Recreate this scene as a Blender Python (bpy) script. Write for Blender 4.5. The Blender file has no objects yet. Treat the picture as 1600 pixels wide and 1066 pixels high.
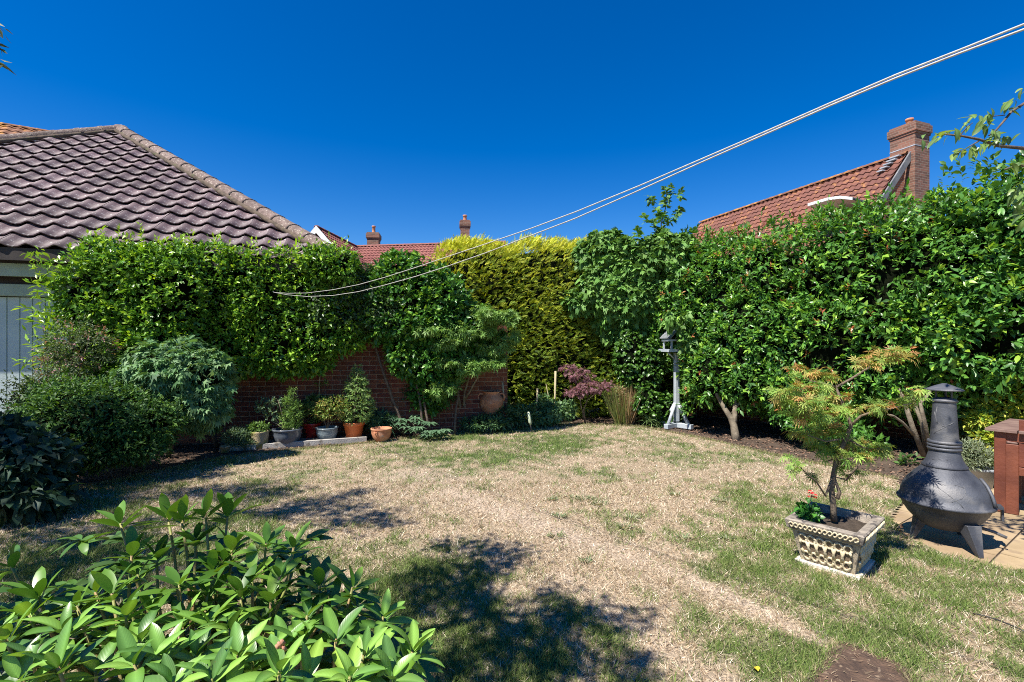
import bpy, bmesh, math, random
import numpy as np
from mathutils import Vector, Matrix
R = math.radians
rng = np.random.default_rng(11)
random.seed(5)
scene = bpy.context.scene
# ------------------------------------------------------------------ camera, sky, sun, exposure
CAMZ = 1.45
F = 760.0
cam_d = bpy.data.cameras.new("camera")
cam_d.sensor_width = 36.0
cam_d.lens = F / 1600 * 36
cam_d.shift_y = 7 / 1600
cam_d.clip_start = 0.02
cam_d.clip_end = 1500
cam = bpy.data.objects.new("camera", cam_d)
cam.location = (0, 0, CAMZ)
cam.rotation_euler = (R(90), 0, 0)
scene.collection.objects.link(cam)
scene.camera = cam

SUN_EL = R(57)
SDIR = Vector((-0.74, -0.67, 0)).normalized()          # horizontal direction towards the sun
world = bpy.data.worlds.new("World")
scene.world = world
world.use_nodes = True
wn = world.node_tree.nodes
wl = world.node_tree.links
bg = wn["Background"]
sky = wn.new("ShaderNodeTexSky")
sky.sky_type = 'NISHITA'
sky.sun_disc = False
sky.sun_elevation = SUN_EL
sky.sun_rotation = math.atan2(SDIR.x, SDIR.y)
sky.altitude = 300
sky.air_density = 1.0
sky.dust_density = 0.1
sky.ozone_density = 3.5
hsv = wn.new("ShaderNodeHueSaturation")
hsv.inputs["Hue"].default_value = 0.512
hsv.inputs["Saturation"].default_value = 1.46
hsv.inputs["Value"].default_value = 1.0
wl.new(sky.outputs[0], hsv.inputs["Color"])
wl.new(hsv.outputs[0], bg.inputs["Color"])
bg.inputs["Strength"].default_value = 0.084
sun_d = bpy.data.lights.new("sun", 'SUN')
sun_d.energy = 5.0
sun_d.angle = R(0.5)
sun_d.color = (1.0, 0.95, 0.87)
sun = bpy.data.objects.new("sun", sun_d)
sv = Vector((SDIR.x * math.cos(SUN_EL), SDIR.y * math.cos(SUN_EL), math.sin(SUN_EL)))
sun.rotation_euler = sv.to_track_quat('Z', 'Y').to_euler()
sun.location = (0, 0, 30)
scene.collection.objects.link(sun)
scene.view_settings.view_transform = 'Standard'
scene.view_settings.look = 'None'
scene.view_settings.gamma = 1
scene.view_settings.use_curve_mapping = False
scene.view_settings.exposure = 0.88
scene.render.engine = 'CYCLES'
scene.cycles.use_denoising = False
scene.cycles.denoising_prefilter = 'ACCURATE'
scene.cycles.filter_width = 1.0
scene.cycles.max_bounces = 6
scene.cycles.diffuse_bounces = 3
scene.cycles.glossy_bounces = 2
scene.cycles.transmission_bounces = 3

# ------------------------------------------------------------------ helpers
C = scene.collection.objects


def G(px, py):
    d = CAMZ * F / (py - 540.0)
    return ((px - 800) / F * d, d)


def P(px, py, d):
    return Vector(((px - 800) / F * d, d, CAMZ + (540 - py) / F * d))


def norm(a):
    return a / (np.linalg.norm(a, axis=-1, keepdims=True) + 1e-9)


_perm = np.random.default_rng(3).random((64, 64, 64))


def noise3(p):
    p = np.asarray(p, float)
    i = np.floor(p).astype(int)
    f = p - i
    f = f * f * (3 - 2 * f)
    r = 0
    for dx in (0, 1):
        for dy in (0, 1):
            for dz in (0, 1):
                w = (f[..., 0] if dx else 1 - f[..., 0]) * (f[..., 1] if dy else 1 - f[..., 1]) * (f[..., 2] if dz else 1 - f[..., 2])
                r = r + w * _perm[(i[..., 0] + dx) % 64, (i[..., 1] + dy) % 64, (i[..., 2] + dz) % 64]
    return r


def fbm(p, o=4):
    p = np.asarray(p, float)
    s = 0
    a = .5
    t = 0
    for k in range(o):
        s = s + a * noise3(p * 2 ** k + 17.3 * k)
        t += a
        a *= .5
    return s / t


def in_poly(x, y, poly):
    x = np.asarray(x); y = np.asarray(y)
    ins = np.zeros(x.shape, bool)
    n = len(poly)
    for i in range(n):
        x1, y1 = poly[i]; x2, y2 = poly[(i + 1) % n]
        if y1 == y2: continue
        c = ((y1 > y) != (y2 > y)) & (x < (x2 - x1) * (y - y1) / (y2 - y1) + x1)
        ins ^= c
    return ins


def np_mesh(name, v, tris, col=None, smooth=False):
    v = np.ascontiguousarray(v, np.float32)
    tris = np.ascontiguousarray(tris, np.int32)
    me = bpy.data.meshes.new(name)
    me.vertices.add(len(v)); me.vertices.foreach_set("co", v.ravel())
    nf, k = tris.shape
    me.loops.add(nf * k); me.loops.foreach_set("vertex_index", tris.ravel())
    me.polygons.add(nf)
    me.polygons.foreach_set("loop_start", np.arange(0, nf * k, k, dtype=np.int32))
    me.polygons.foreach_set("loop_total", np.full(nf, k, np.int32))
    if smooth:
        me.polygons.foreach_set("use_smooth", np.ones(nf, bool))
    if col is not None:
        a = me.color_attributes.new("Col", 'FLOAT_COLOR', 'POINT')
        c4 = np.ones((len(v), 4), np.float32)
        c4[:, :3] = col
        a.data.foreach_set("color", c4.ravel())
    me.update(calc_edges=True)
    return me


def link(name, me, mat=None, parent=None, kind=None, label=None, loc=None, rotz=0):
    o = bpy.data.objects.new(name, me)
    if mat and me is not None and not me.materials:
        me.materials.append(mat)
    C.link(o)
    if parent: o.parent = parent
    if kind: o["kind"] = kind
    if label: o["label"] = label
    if loc is not None: o.location = loc
    if rotz: o.rotation_euler = (0, 0, rotz)
    return o


def thing(name, label, cat, loc=(0, 0, 0), rotz=0, group=None):
    o = bpy.data.objects.new(name, None)
    o.empty_display_size = .1
    C.link(o)
    o.location = loc; o.rotation_euler = (0, 0, rotz)
    o["label"] = label; o["category"] = cat
    if group: o["group"] = group
    return o


def tag(o, label, cat, group=None):
    o["label"] = label; o["category"] = cat
    if group: o["group"] = group
    return o


class MB:
    """collects polygons"""
    def __init__(s): s.v = []; s.f = []; s.sm = []

    def add(s, vs, fs, smooth=False):
        b = len(s.v)
        s.v += [tuple(q) for q in vs]
        s.f += [tuple(b + i for i in q) for q in fs]
        s.sm += [smooth] * len(fs)

    def box(s, c, d, rz=0, M=None):
        vs = []
        for x in (-.5, .5):
            for y in (-.5, .5):
                for z in (-.5, .5):
                    q = Vector((x * d[0], y * d[1], z * d[2]))
                    if rz: q = Matrix.Rotation(rz, 3, 'Z') @ q
                    q = q + Vector(c)
                    if M: q = M @ q
                    vs.append(q)
        s.add(vs, [(0, 1, 3, 2), (4, 6, 7, 5), (0, 4, 5, 1), (2, 3, 7, 6), (0, 2, 6, 4), (1, 5, 7, 3)])
        return s

    def tube(s, pts, rad, n=7, cap=True, flat=1.0):
        pts = [Vector(p) for p in pts]
        if not hasattr(rad, '__len__'): rad = [rad] * len(pts)
        up = Vector((0.13, .21, 1)).normalized()
        vs = []; fs = []
        t0 = None
        for i, p in enumerate(pts):
            a = pts[max(0, i - 1)]; b = pts[min(len(pts) - 1, i + 1)]
            t = (b - a).normalized()
            if t0 is None:
                u = t.cross(up)
                if u.length < .05: u = t.cross(Vector((1, 0, 0)))
                u.normalize()
            else:
                u = (u - t * u.dot(t)).normalized()
            t0 = t
            w = t.cross(u)
            for k in range(n):
                an = 2 * math.pi * k / n
                vs.append(p + u * math.cos(an) * rad[i] + w * math.sin(an) * rad[i] * flat)
        m = len(pts)
        for i in range(m - 1):
            for k in range(n):
                fs.append((i * n + k, i * n + (k + 1) % n, (i + 1) * n + (k + 1) % n, (i + 1) * n + k))
        if cap:
            fs.append(tuple(range(n))[::-1]); fs.append(tuple((m - 1) * n + k for k in range(n)))
        s.add(vs, fs, True)
        return s

    def lathe(s, prof, n=32, c=(0, 0, 0), smooth=True):
        vs = []; fs = []
        for r, z in prof:
            for k in range(n):
                a = 2 * math.pi * k / n
                vs.append((c[0] + r * math.cos(a), c[1] + r * math.sin(a), c[2] + z))
        for i in range(len(prof) - 1):
            for k in range(n):
                fs.append((i * n + k, i * n + (k + 1) % n, (i + 1) * n + (k + 1) % n, (i + 1) * n + k))
        s.add(vs, fs, smooth)
        return s

    def mesh(s, name):
        me = bpy.data.meshes.new(name)
        me.from_pydata(s.v, [], s.f)
        me.polygons.foreach_set("use_smooth", s.sm)
        me.update()
        return me

    def obj(s, name, mat, parent=None, kind=None, label=None, bevel=0, autos=True):
        me = s.mesh(name)
        if bevel:
            bm = bmesh.new(); bm.from_mesh(me)
            bmesh.ops.remove_doubles(bm, verts=bm.verts, dist=1e-5)
            bmesh.ops.bevel(bm, geom=[e for e in bm.edges if len(e.link_faces) == 2 and e.calc_face_angle(0) > .6], offset=bevel, segments=1, affect='EDGES')
            bm.to_mesh(me); bm.free()
        else:
            bm = bmesh.new(); bm.from_mesh(me)
            bmesh.ops.recalc_face_normals(bm, faces=bm.faces)
            bm.to_mesh(me); bm.free()
        return link(name, me, mat, parent, kind, label)


def new_mat(name):
    m = bpy.data.materials.new(name)
    m.use_nodes = True
    nt = m.node_tree
    return m, nt, nt.nodes["Principled BSDF"]


def mat_simple(name, c1, c2=None, scale=8, rough=.7, bump=.2, bscale=None, rand=.0, metal=0, c3=None, c3scale=3, c3thr=.6, spec=.5, coat=0, dist=.01, detail=6):
    """two-colour noise material with bump, optional third blotchy colour and per-object random brightness"""
    m, nt, b = new_mat(name)
    N = nt.nodes; L = nt.links
    tc = N.new("ShaderNodeTexCoord")
    n1 = N.new("ShaderNodeTexNoise"); n1.inputs["Scale"].default_value = scale; n1.inputs["Detail"].default_value = detail
    L.new(tc.outputs["Object"], n1.inputs["Vector"])
    rp = N.new("ShaderNodeValToRGB")
    rp.color_ramp.elements[0].position = .35; rp.color_ramp.elements[1].position = .65
    rp.color_ramp.elements[0].color = (*c1, 1); rp.color_ramp.elements[1].color = (*(c2 or c1), 1)
    L.new(n1.outputs["Fac"], rp.inputs["Fac"])
    out = rp.outputs["Color"]
    if c3:
        n2 = N.new("ShaderNodeTexNoise"); n2.inputs["Scale"].default_value = c3scale; n2.inputs["Detail"].default_value = 8
        L.new(tc.outputs["Object"], n2.inputs["Vector"])
        r2 = N.new("ShaderNodeValToRGB")
        r2.color_ramp.elements[0].position = c3thr; r2.color_ramp.elements[1].position = min(1, c3thr + .08)
        r2.color_ramp.elements[0].color = (0, 0, 0, 1); r2.color_ramp.elements[1].color = (1, 1, 1, 1)
        L.new(n2.outputs["Fac"], r2.inputs["Fac"])
        mx = N.new("ShaderNodeMixRGB")
        L.new(r2.outputs["Color"], mx.inputs["Fac"]); L.new(out, mx.inputs["Color1"]); mx.inputs["Color2"].default_value = (*c3, 1)
        out = mx.outputs["Color"]
    if rand:
        oi = N.new("ShaderNodeObjectInfo")
        mr = N.new("ShaderNodeMapRange")
        mr.inputs["To Min"].default_value = 1 - rand; mr.inputs["To Max"].default_value = 1 + rand
        L.new(oi.outputs["Random"], mr.inputs["Value"])
        hs = N.new("ShaderNodeHueSaturation")
        L.new(out, hs.inputs["Color"]); L.new(mr.outputs[0], hs.inputs["Value"])
        mr2 = N.new("ShaderNodeMapRange"); mr2.inputs["To Min"].default_value = .5 - rand * .03; mr2.inputs["To Max"].default_value = .5 + rand * .03
        ml = N.new("ShaderNodeMath"); ml.operation = 'FRACT'
        mm = N.new("ShaderNodeMath"); mm.operation = 'MULTIPLY'; mm.inputs[1].default_value = 7.31
        L.new(oi.outputs["Random"], mm.inputs[0]); L.new(mm.outputs[0], ml.inputs[0]); L.new(ml.outputs[0], mr2.inputs["Value"])
        L.new(mr2.outputs[0], hs.inputs["Hue"])
        out = hs.outputs["Color"]
    L.new(out, b.inputs["Base Color"])
    b.inputs["Roughness"].default_value = rough
    b.inputs["Metallic"].default_value = metal
    b.inputs["Specular IOR Level"].default_value = spec
    b.inputs["Coat Weight"].default_value = coat
    if bump:
        n3 = N.new("ShaderNodeTexNoise"); n3.inputs["Scale"].default_value = bscale or scale * 5; n3.inputs["Detail"].default_value = 5
        L.new(tc.outputs["Object"], n3.inputs["Vector"])
        bp = N.new("ShaderNodeBump"); bp.inputs["Strength"].default_value = bump; bp.inputs["Distance"].default_value = dist
        L.new(n3.outputs["Fac"], bp.inputs["Height"]); L.new(bp.outputs[0], b.inputs["Normal"])
    return m


def mat_leaf(name, rough=.42, trans=.3, spec=.5, tint=(1.25, 1.15, .4)):
    m, nt, b = new_mat(name)
    N = nt.nodes; L = nt.links
    at = N.new("ShaderNodeAttribute"); at.attribute_name = "Col"
    L.new(at.outputs["Color"], b.inputs["Base Color"])
    b.inputs["Roughness"].default_value = rough
    b.inputs["Specular IOR Level"].default_value = spec
    tr = N.new("ShaderNodeBsdfTranslucent")
    mc = N.new("ShaderNodeMixRGB"); mc.blend_type = 'MULTIPLY'; mc.inputs["Fac"].default_value = 1; mc.inputs["Color2"].default_value = (*tint, 1)
    L.new(at.outputs["Color"], mc.inputs["Color1"]); L.new(mc.outputs[0], tr.inputs["Color"])
    mx = N.new("ShaderNodeMixShader"); mx.inputs["Fac"].default_value = trans
    L.new(b.outputs[0], mx.inputs[1]); L.new(tr.outputs[0], mx.inputs[2])
    L.new(mx.outputs[0], N["Material Output"].inputs["Surface"])
    return m


M = {}
M['leaf_gloss'] = mat_leaf('leaf_gloss', .36, .3)
M['leaf_soft'] = mat_leaf('leaf_soft', .55, .3, .35)
M['conifer'] = mat_leaf('conifer_spray', .6, .25, .3)
M['grass'] = mat_leaf('grass_blade', .7, .2, .2, (1.1, 1.05, .7))
M['bark'] = mat_simple('bark', (.10, .07, .045), (.19, .145, .10), 14, .9, .6, 60)
M['bark_pale'] = mat_simple('bark_pale', (.14, .11, .075), (.26, .215, .15), 14, .9, .5, 60, c3=(.15, .12, .08), c3scale=9)
M['bark_dark'] = mat_simple('bark_dark', (.07, .05, .035), (.15, .11, .08), 20, .9, .6, 70)
M['inner'] = mat_simple('shade_core_black', (.004, .006, .003), (.008, .010, .005), 12, 1.0, .8, 30, dist=.04, spec=0.0)  # near-black colour paints the deep shade between leaves
M['brick'] = mat_simple('brick', (.12, .033, .02), (.18, .055, .03), 14, .9, .5, 90, rand=.3, c3=(.10, .05, .04), c3scale=11, c3thr=.58, dist=.004)
M['mortar'] = mat_simple('mortar', (.34, .25, .17), (.25, .18, .13), 30, .95, .5, 120, dist=.004)
M['tile'] = mat_simple('concrete_tile', (.105, .062, .066), (.155, .10, .105), 7, .62, .35, 60, rand=.3, c3=(.50, .47, .44), c3scale=21, c3thr=.60, dist=.006, spec=.6)  # whitish third colour paints sun glints on the tiles
M['hip'] = mat_simple('hip_tile', (.10, .068, .055), (.17, .12, .10), 14, .9, .9, 50, rand=.2, c3=(.36, .31, .25), c3scale=34, c3thr=.58)
M['bedding'] = mat_simple('mortar_bedding', (.06, .045, .03), (.14, .10, .07), 12, .95, .7, 40, c3=(.08, .09, .03), c3scale=10)
M['clay'] = mat_simple('clay_tile', (.125, .045, .032), (.19, .068, .042), 1.1, .8, .3, 30, c3=(.30, .13, .045), c3scale=5, c3thr=.57)
M['clay2'] = mat_simple('red_clay_tile', (.19, .06, .05), (.26, .095, .075), .8, .8, .3, 30, c3=(.2, .07, .06), c3scale=2)
M['clay_orange'] = mat_simple('lichened_clay_tile', (.15, .065, .04), (.26, .11, .045), 2.3, .85, .3, 30, c3=(.42, .2, .05), c3scale=3, c3thr=.52)
M['white'] = mat_simple('white_paint', (.78, .78, .76), (.70, .70, .68), 5, .5, .1, 40)
M['sage'] = mat_simple('pale_sage_paint', (.50, .58, .56), (.44, .52, .50), 3, .55, .1, 60)
M['sage_beam'] = mat_simple('weathered_sage_beam', (.36, .44, .36), (.30, .36, .29), 5, .7, .2, 60)
M['dark'] = mat_simple('dark_timber', (.03, .022, .02), (.045, .035, .03), 8, .8, .2)
M['lead'] = mat_simple('lead_sheet', (.28, .30, .33), (.42, .44, .47), 6, .5, .3, 20)
M['greybarge'] = mat_simple('grey_barge_paint', (.13, .13, .14), (.2, .2, .2), 5, .7, .1)
M['render'] = mat_simple('pale_render', (.6, .56, .48), (.5, .47, .4), 3, .9, .2)
M['soil'] = mat_simple('soil', (.055, .036, .024), (.10, .068, .045), 9, .95, .9, 40, c3=(.14, .10, .07), c3scale=25, dist=.03)
M['potsoil'] = mat_simple('potting_soil', (.04, .028, .018), (.07, .05, .035), 40, .95, .9, 120, dist=.01)
M['mulch'] = mat_leaf('mulch_chip', .85, .05, .2, (1, 1, 1))
M['iron'] = mat_simple('weathered_cast_iron', (.045, .048, .060), (.115, .12, .135), 5, .6, .5, 90, metal=.35, c3=(.17, .165, .165), c3scale=4.5, c3thr=.54, dist=.004)
M['iron_rust'] = mat_simple('rusty_cast_iron', (.045, .045, .052), (.11, .06, .045), 8, .65, .5, 90, metal=.25, c3=(.14, .07, .045), c3scale=7, c3thr=.6, dist=.003)
M['scratch'] = mat_simple('chalky_relief_line', (.09, .09, .10), (.15, .15, .15), 20, .8, .2)
M['cast_stone'] = mat_simple('cast_stone', (.36, .29, .20), (.48, .40, .28), 25, .92, .8, 160, c3=(.20, .16, .115), c3scale=40, c3thr=.58, dist=.004)
M['lichen_stone'] = mat_simple('lichened_stone_rim', (.22, .185, .15), (.34, .29, .23), 22, .95, .9, 150, c3=(.10, .085, .075), c3scale=16, c3thr=.52, dist=.005)
M['lattice'] = mat_simple('pale_stone_relief', (.52, .43, .27), (.62, .53, .36), 18, .85, .4, 120, c3=(.4, .33, .18), c3scale=8)
M['recess'] = mat_simple('recess_shade_stone', (.16, .11, .07), (.22, .16, .10), 20, .95, .6, 90)  # brown darkened as the shade between the raised bands
M['plinth'] = mat_simple('pale_plinth', (.60, .54, .45), (.70, .64, .55), 12, .9, .4, 90, c3=(.42, .36, .28), c3scale=14)
M['redwood'] = mat_simple('stained_hardwood', (.12, .034, .018), (.20, .06, .03), 5, .5, .3, 40, rand=.12, c3=(.07, .03, .02), c3scale=5)
M['greywood'] = mat_simple('weathered_table_top', (.14, .08, .065), (.22, .14, .11), 8, .7, .3, 50)
M['birdwood'] = mat_simple('pale_grey_painted_wood', (.34, .38, .41), (.44, .48, .50), 10, .6, .3, 70, c3=(.3, .3, .3), c3scale=12, c3thr=.62)
M['roof_shaded'] = mat_simple('shaded_roof_board', (.13, .14, .15), (.2, .21, .22), 10, .8, .4, 60)  # grey darkened in colour for the leaf shade over the roof
M['paving'] = mat_simple('sandstone_paving', (.27, .19, .105), (.42, .31, .18), 3.2, .9, .6, 30, rand=.13, c3=(.28, .20, .12), c3scale=6, c3thr=.56, dist=.006)
M['joint'] = mat_simple('paving_joint', (.17, .14, .10), (.26, .21, .16), 20, .95, .6)
M['line'] = mat_simple('plastic_washing_line', (.50, .48, .43), (.40, .38, .34), 60, .6, .1)
M['terracotta'] = mat_simple('terracotta', (.46, .17, .08), (.56, .26, .14), 12, .8, .3, 60, c3=(.58, .38, .27), c3scale=9, c3thr=.6)
M['orange_pot'] = mat_simple('orange_plastic', (.72, .17, .045), (.76, .21, .06), 8, .42, .1, 30)
M['red_glaze'] = mat_simple('red_glaze', (.40, .015, .012), (.48, .03, .02), 8, .15, .05, 20, coat=.5)
M['grey_glaze'] = mat_simple('slate_glaze', (.085, .10, .125), (.14, .16, .19), 9, .25, .2, 30, coat=.5)
M['blue_glaze'] = mat_simple('blue_grey_glaze', (.15, .20, .23), (.24, .29, .31), 7, .22, .2, 30, coat=.5)
M['stone_pot'] = mat_simple('mossy_stone_pot', (.38, .30, .17), (.48, .38, .24), 14, .9, .5, 70, c3=(.25, .24, .07), c3scale=9, c3thr=.52)
M['board'] = mat_simple('weathered_edging_board', (.36, .33, .29), (.46, .43, .38), 8, .85, .4, 60, c3=(.22, .19, .15), c3scale=10)
M['concrete'] = mat_simple('grey_cobbled_strip', (.16, .15, .13), (.24, .22, .19), 20, .95, .8, 60)
M['stone_edge'] = mat_simple('stone', (.34, .28, .21), (.45, .38, .29), 12, .9, .5)
M['red_petal'] = mat_simple('red_petal', (.6, .02, .02), (.7, .04, .03), 8, .5, 0)
M['spike'] = mat_simple('black_plastic', (.02, .02, .02), (.03, .03, .03), 8, .4, 0)
M['clear'] = mat_simple('pale_plastic', (.55, .6, .4), (.62, .66, .46), 8, .3, 0)
M['yellow'] = mat_simple('yellow_leaf', (.75, .55, .03), (.8, .62, .06), 8, .6, 0)
M['paper'] = mat_simple('white_petal', (.7, .7, .68), (.75, .75, .73), 8, .7, 0)
M['bamboo'] = mat_simple('cane', (.36, .30, .18), (.45, .38, .22), 20, .7, .2)

# ------------------------------------------------------------------ leaf templates (x across, y along, z up)
def T(v, t): return np.array(v, float), np.array(t, int)
T_OVAL = T([(0, 0, 0), (-.5, .45, .14), (.5, .45, .14), (0, .5, 0), (0, 1, -.15)], [(0, 3, 1), (0, 2, 3), (1, 3, 4), (3, 2, 4)])
T_ROUND = T([(0, 0, 0), (-.42, .25, .1), (.42, .25, .1), (-.46, .62, .1), (.46, .62, .1), (0, .45, 0), (0, 1, -.2)],
            [(0, 5, 1), (0, 2, 5), (1, 5, 3), (2, 4, 5), (3, 5, 6), (5, 4, 6)])


def lobes(angs, lens, w, fold=.0):
    v = []; t = []
    for a, l in zip(angs, lens):
        a = R(a)
        dx, dy = math.sin(a), math.cos(a)
        b = len(v)
        v += [(0, 0.1, 0), (dx * l * .5 - dy * w / 2, .1 + dy * l * .5 + dx * w / 2, .04), (dx * l * .5 + dy * w / 2, .1 + dy * l * .5 - dx * w / 2, .04), (dx * l, .1 + dy * l, -.12 * l)]
        t += [(b, b + 2, b + 1), (b + 1, b + 2, b + 3)]
    return T(v, t)


T_MAPLE = lobes((-95, -48, 0, 48, 95), (.55, .85, .95, .85, .55), .22)
T_DISSECT = lobes((-105, -65, -30, 0, 30, 65, 105), (.5, .75, .95, 1.05, .95, .75, .5), .15)
T_MAPLE2 = lobes((-80, -38, 0, 38, 80), (.6, .85, .95, .85, .6), .30)
T_FIG = lobes((-70, -8, 8, 70), (.75, .98, .98, .75), .45)


def mk_spray():
    v = []; t = []
    for i in range(6):
        y = .12 * i
        sgn = -1 if i % 2 else 1
        l = .42 * (1 - i / 9)
        b = len(v)
        v += [(0, y, 0), (sgn * l * .75, y + l * .8, .03), (0, y + .17, 0)]
        t += [(b, b + 1, b + 2) if sgn < 0 else (b, b + 2, b + 1)]
    b = len(v)
    v += [(-.06, .6, 0), (.06, .6, 0), (0, 1.05, -.03)]
    t += [(b, b + 1, b + 2)]
    return T(v, t)


T_SPRAY = mk_spray()
T_BLADE = T([(-.5, 0, 0), (.5, 0, 0), (-.32, .55, .0), (.32, .55, .0), (0, 1, 0)], [(0, 1, 2), (1, 3, 2), (2, 3, 4)])
T_TRI = T([(-.5, 0, 0), (.5, 0, 0), (0, 1, 0)], [(0, 1, 2)])
T_PETAL = T([(0, 0, 0), (-.5, .6, .1), (.5, .6, .1), (0, 1, .2)], [(0, 2, 1), (1, 2, 3)])


class Leaves:
    def __init__(s): s.V = []; s.Tt = []; s.Cc = []; s.n = 0

    def add(s, tmpl, pos, dirs, nrm, L, W, col, bend=None):
        """numpy batch of leaves"""
        tv, tt = tmpl
        pos = np.asarray(pos, float); n = len(pos)
        if n == 0: return
        d = norm(np.asarray(dirs, float))
        nn = np.asarray(nrm, float)
        nn = nn - (nn * d).sum(-1, keepdims=True) * d
        nn = norm(nn)
        x = np.cross(d, nn)
        L = np.broadcast_to(L, (n,)); W = np.broadcast_to(W, (n,))
        y_ = tv[:, 1][None] * L[:, None]; x_ = tv[:, 0][None] * W[:, None]; z_ = tv[:, 2][None] * W[:, None]
        v = pos[:, None] + x_[..., None] * x[:, None] + y_[..., None] * d[:, None] + z_[..., None] * nn[:, None]
        if bend is not None:
            v[..., 2] -= (tv[:, 1] ** 2)[None] * np.broadcast_to(bend, (n,))[:, None] * L[:, None]
        s.V.append(v.reshape(-1, 3))
        s.Tt.append((tt[None] + (s.n + np.arange(n) * len(tv))[:, None, None]).reshape(-1, 3))
        col = np.broadcast_to(col, (n, 3))
        s.Cc.append(np.repeat(col, len(tv), axis=0))
        s.n += n * len(tv)

    def obj(s, name, mat, parent=None, kind='stuff', label=None):
        if not s.V: return None
        me = np_mesh(name, np.concatenate(s.V), np.concatenate(s.Tt), np.concatenate(s.Cc))
        return link(name, me, mat, parent, kind, label)


def rdir(n):
    return norm(rng.normal(size=(n, 3)))


def pal(cols, n, var=.25):
    """random mix between palette colours, weights by repetition"""
    cols = np.array(cols)
    a = cols[rng.integers(0, len(cols), n)]; b = cols[rng.integers(0, len(cols), n)]
    t = rng.random((n, 1)) * .6
    return (a * (1 - t) + b * t) * (1 + rng.uniform(-var, var, (n, 1)))


def blob_pts(blobs, n, depth=.2, nz=.18, nf=2.2, zmin=None, keep_back=.35, wts=None, gap=0.0, gf=4.0):
    """surface points and normals on a union of p-norm ellipsoids; blob=(x,y,z,rx,ry,rz,p,yaw)"""
    B = [tuple(b) + (2.0, 0.0)[len(b) - 6:] if len(b) < 8 else tuple(b) for b in blobs]
    area = np.array([(b[3] * b[4] + b[4] * b[5] + b[3] * b[5]) for b in B])
    if wts is not None: area = area * np.array(wts)
    cnt = (area / area.sum() * n).astype(int) + 1
    PP = []; NN = []
    for i, b in enumerate(B):
        m = cnt[i]
        u = rdir(m)
        p = b[6]
        r = 1 / (np.abs(u) ** p).sum(-1, keepdims=True) ** (1 / p)
        q = u * r
        g = np.sign(q) * np.abs(q) ** (p - 1)
        rad = np.array(b[3:6])
        g = norm(g / rad)
        dep_ = depth * rng.random((m, 1)) ** 1.3
        q = q * (1 - dep_)
        loc = q * rad
        c, s_ = math.cos(b[7]), math.sin(b[7])
        Rm = np.array([[c, -s_, 0], [s_, c, 0], [0, 0, 1]])
        w = loc @ Rm.T + np.array(b[:3])
        g = g @ Rm.T
        dn = (fbm(w * nf + 5.1 * i, 3) - .5) * 2
        w = w + g * (dn * nz * min(1, rad.min() * 2))[:, None] * 1.0
        ok = np.ones(m, bool)
        for j, o in enumerate(B):
            if j == i: continue
            c2, s2 = math.cos(-o[7]), math.sin(-o[7])
            R2 = np.array([[c2, -s2, 0], [s2, c2, 0], [0, 0, 1]])
            qq = ((w - np.array(o[:3])) @ R2.T) / np.array(o[3:6])
            ok &= ((np.abs(qq) ** o[6]).sum(-1) ** (1 / o[6]) > .80)
        if gap: ok &= (fbm(w * gf + 31.7, 2) > .48) | (rng.random(m) > gap) | (dep_[:, 0] > depth * .55)
        if zmin is not None: ok &= w[:, 2] > zmin
        back = (g * norm(np.array([0, 0, CAMZ + .6]) - w)).sum(-1) < -.15
        ok &= (~back) | (rng.random(m) < keep_back)
        PP.append(w[ok]); NN.append(g[ok])
    return np.concatenate(PP), np.concatenate(NN)


def clusters(Lv, pts, nrm, tmpl, k, L, W, cols, tw=.1, up=.35, out=.9, jit=.5, tipcols=None, tipfrac=.0, droop=0, var=.25, lnorm_up=.7, bend=.1, Lvar=.25, cfield=None, cf=1.4):
    """k leaves along a short twig at each point"""
    n = len(pts)
    td = norm(nrm * out + np.array([0, 0, up]) + rng.normal(size=(n, 3)) * jit)
    cl_b = 1 + rng.uniform(-.18, .18, (n, 1))
    istip = rng.random(n) < tipfrac
    for j in range(k):
        f = (j + .5) / k
        base = pts + td * (tw * (f - .5))
        side = norm(np.cross(td, rdir(n)))
        d = norm(td * (.35 + .6 * f) + side * (1.0 - .55 * f) - np.array([0, 0, droop]))
        nn = norm(np.array([0, 0, lnorm_up]) + nrm * .5 + rng.normal(size=(n, 3)) * .45)
        s = 1 + rng.uniform(-Lvar, Lvar, n)
        c = pal(cols, n, var) * cl_b
        if tipcols is not None:
            tc = pal(tipcols, n, .15)
            sel = istip & (f > .3)
            c[sel] = tc[sel]
        Lv.add(tmpl, base, d, nn, L * s, W * s, np.clip(c, 0, 1), bend=bend)


def core(name, blobs, parent, sc=.72, zmin=.0):  # solid core stops see-through, its black standing for inner shade
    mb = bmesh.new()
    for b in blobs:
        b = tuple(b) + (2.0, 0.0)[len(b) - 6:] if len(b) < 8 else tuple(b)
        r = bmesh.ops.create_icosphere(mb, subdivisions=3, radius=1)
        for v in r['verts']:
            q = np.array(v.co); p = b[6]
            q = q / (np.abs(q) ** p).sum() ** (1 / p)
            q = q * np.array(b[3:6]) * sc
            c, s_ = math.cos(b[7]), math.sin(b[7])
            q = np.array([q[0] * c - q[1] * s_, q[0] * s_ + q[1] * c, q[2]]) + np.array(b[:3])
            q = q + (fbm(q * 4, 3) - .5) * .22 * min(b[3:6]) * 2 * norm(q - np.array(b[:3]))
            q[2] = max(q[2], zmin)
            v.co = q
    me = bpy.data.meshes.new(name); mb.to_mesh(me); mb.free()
    return link(name, me, M['inner'], parent, 'stuff')


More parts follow.
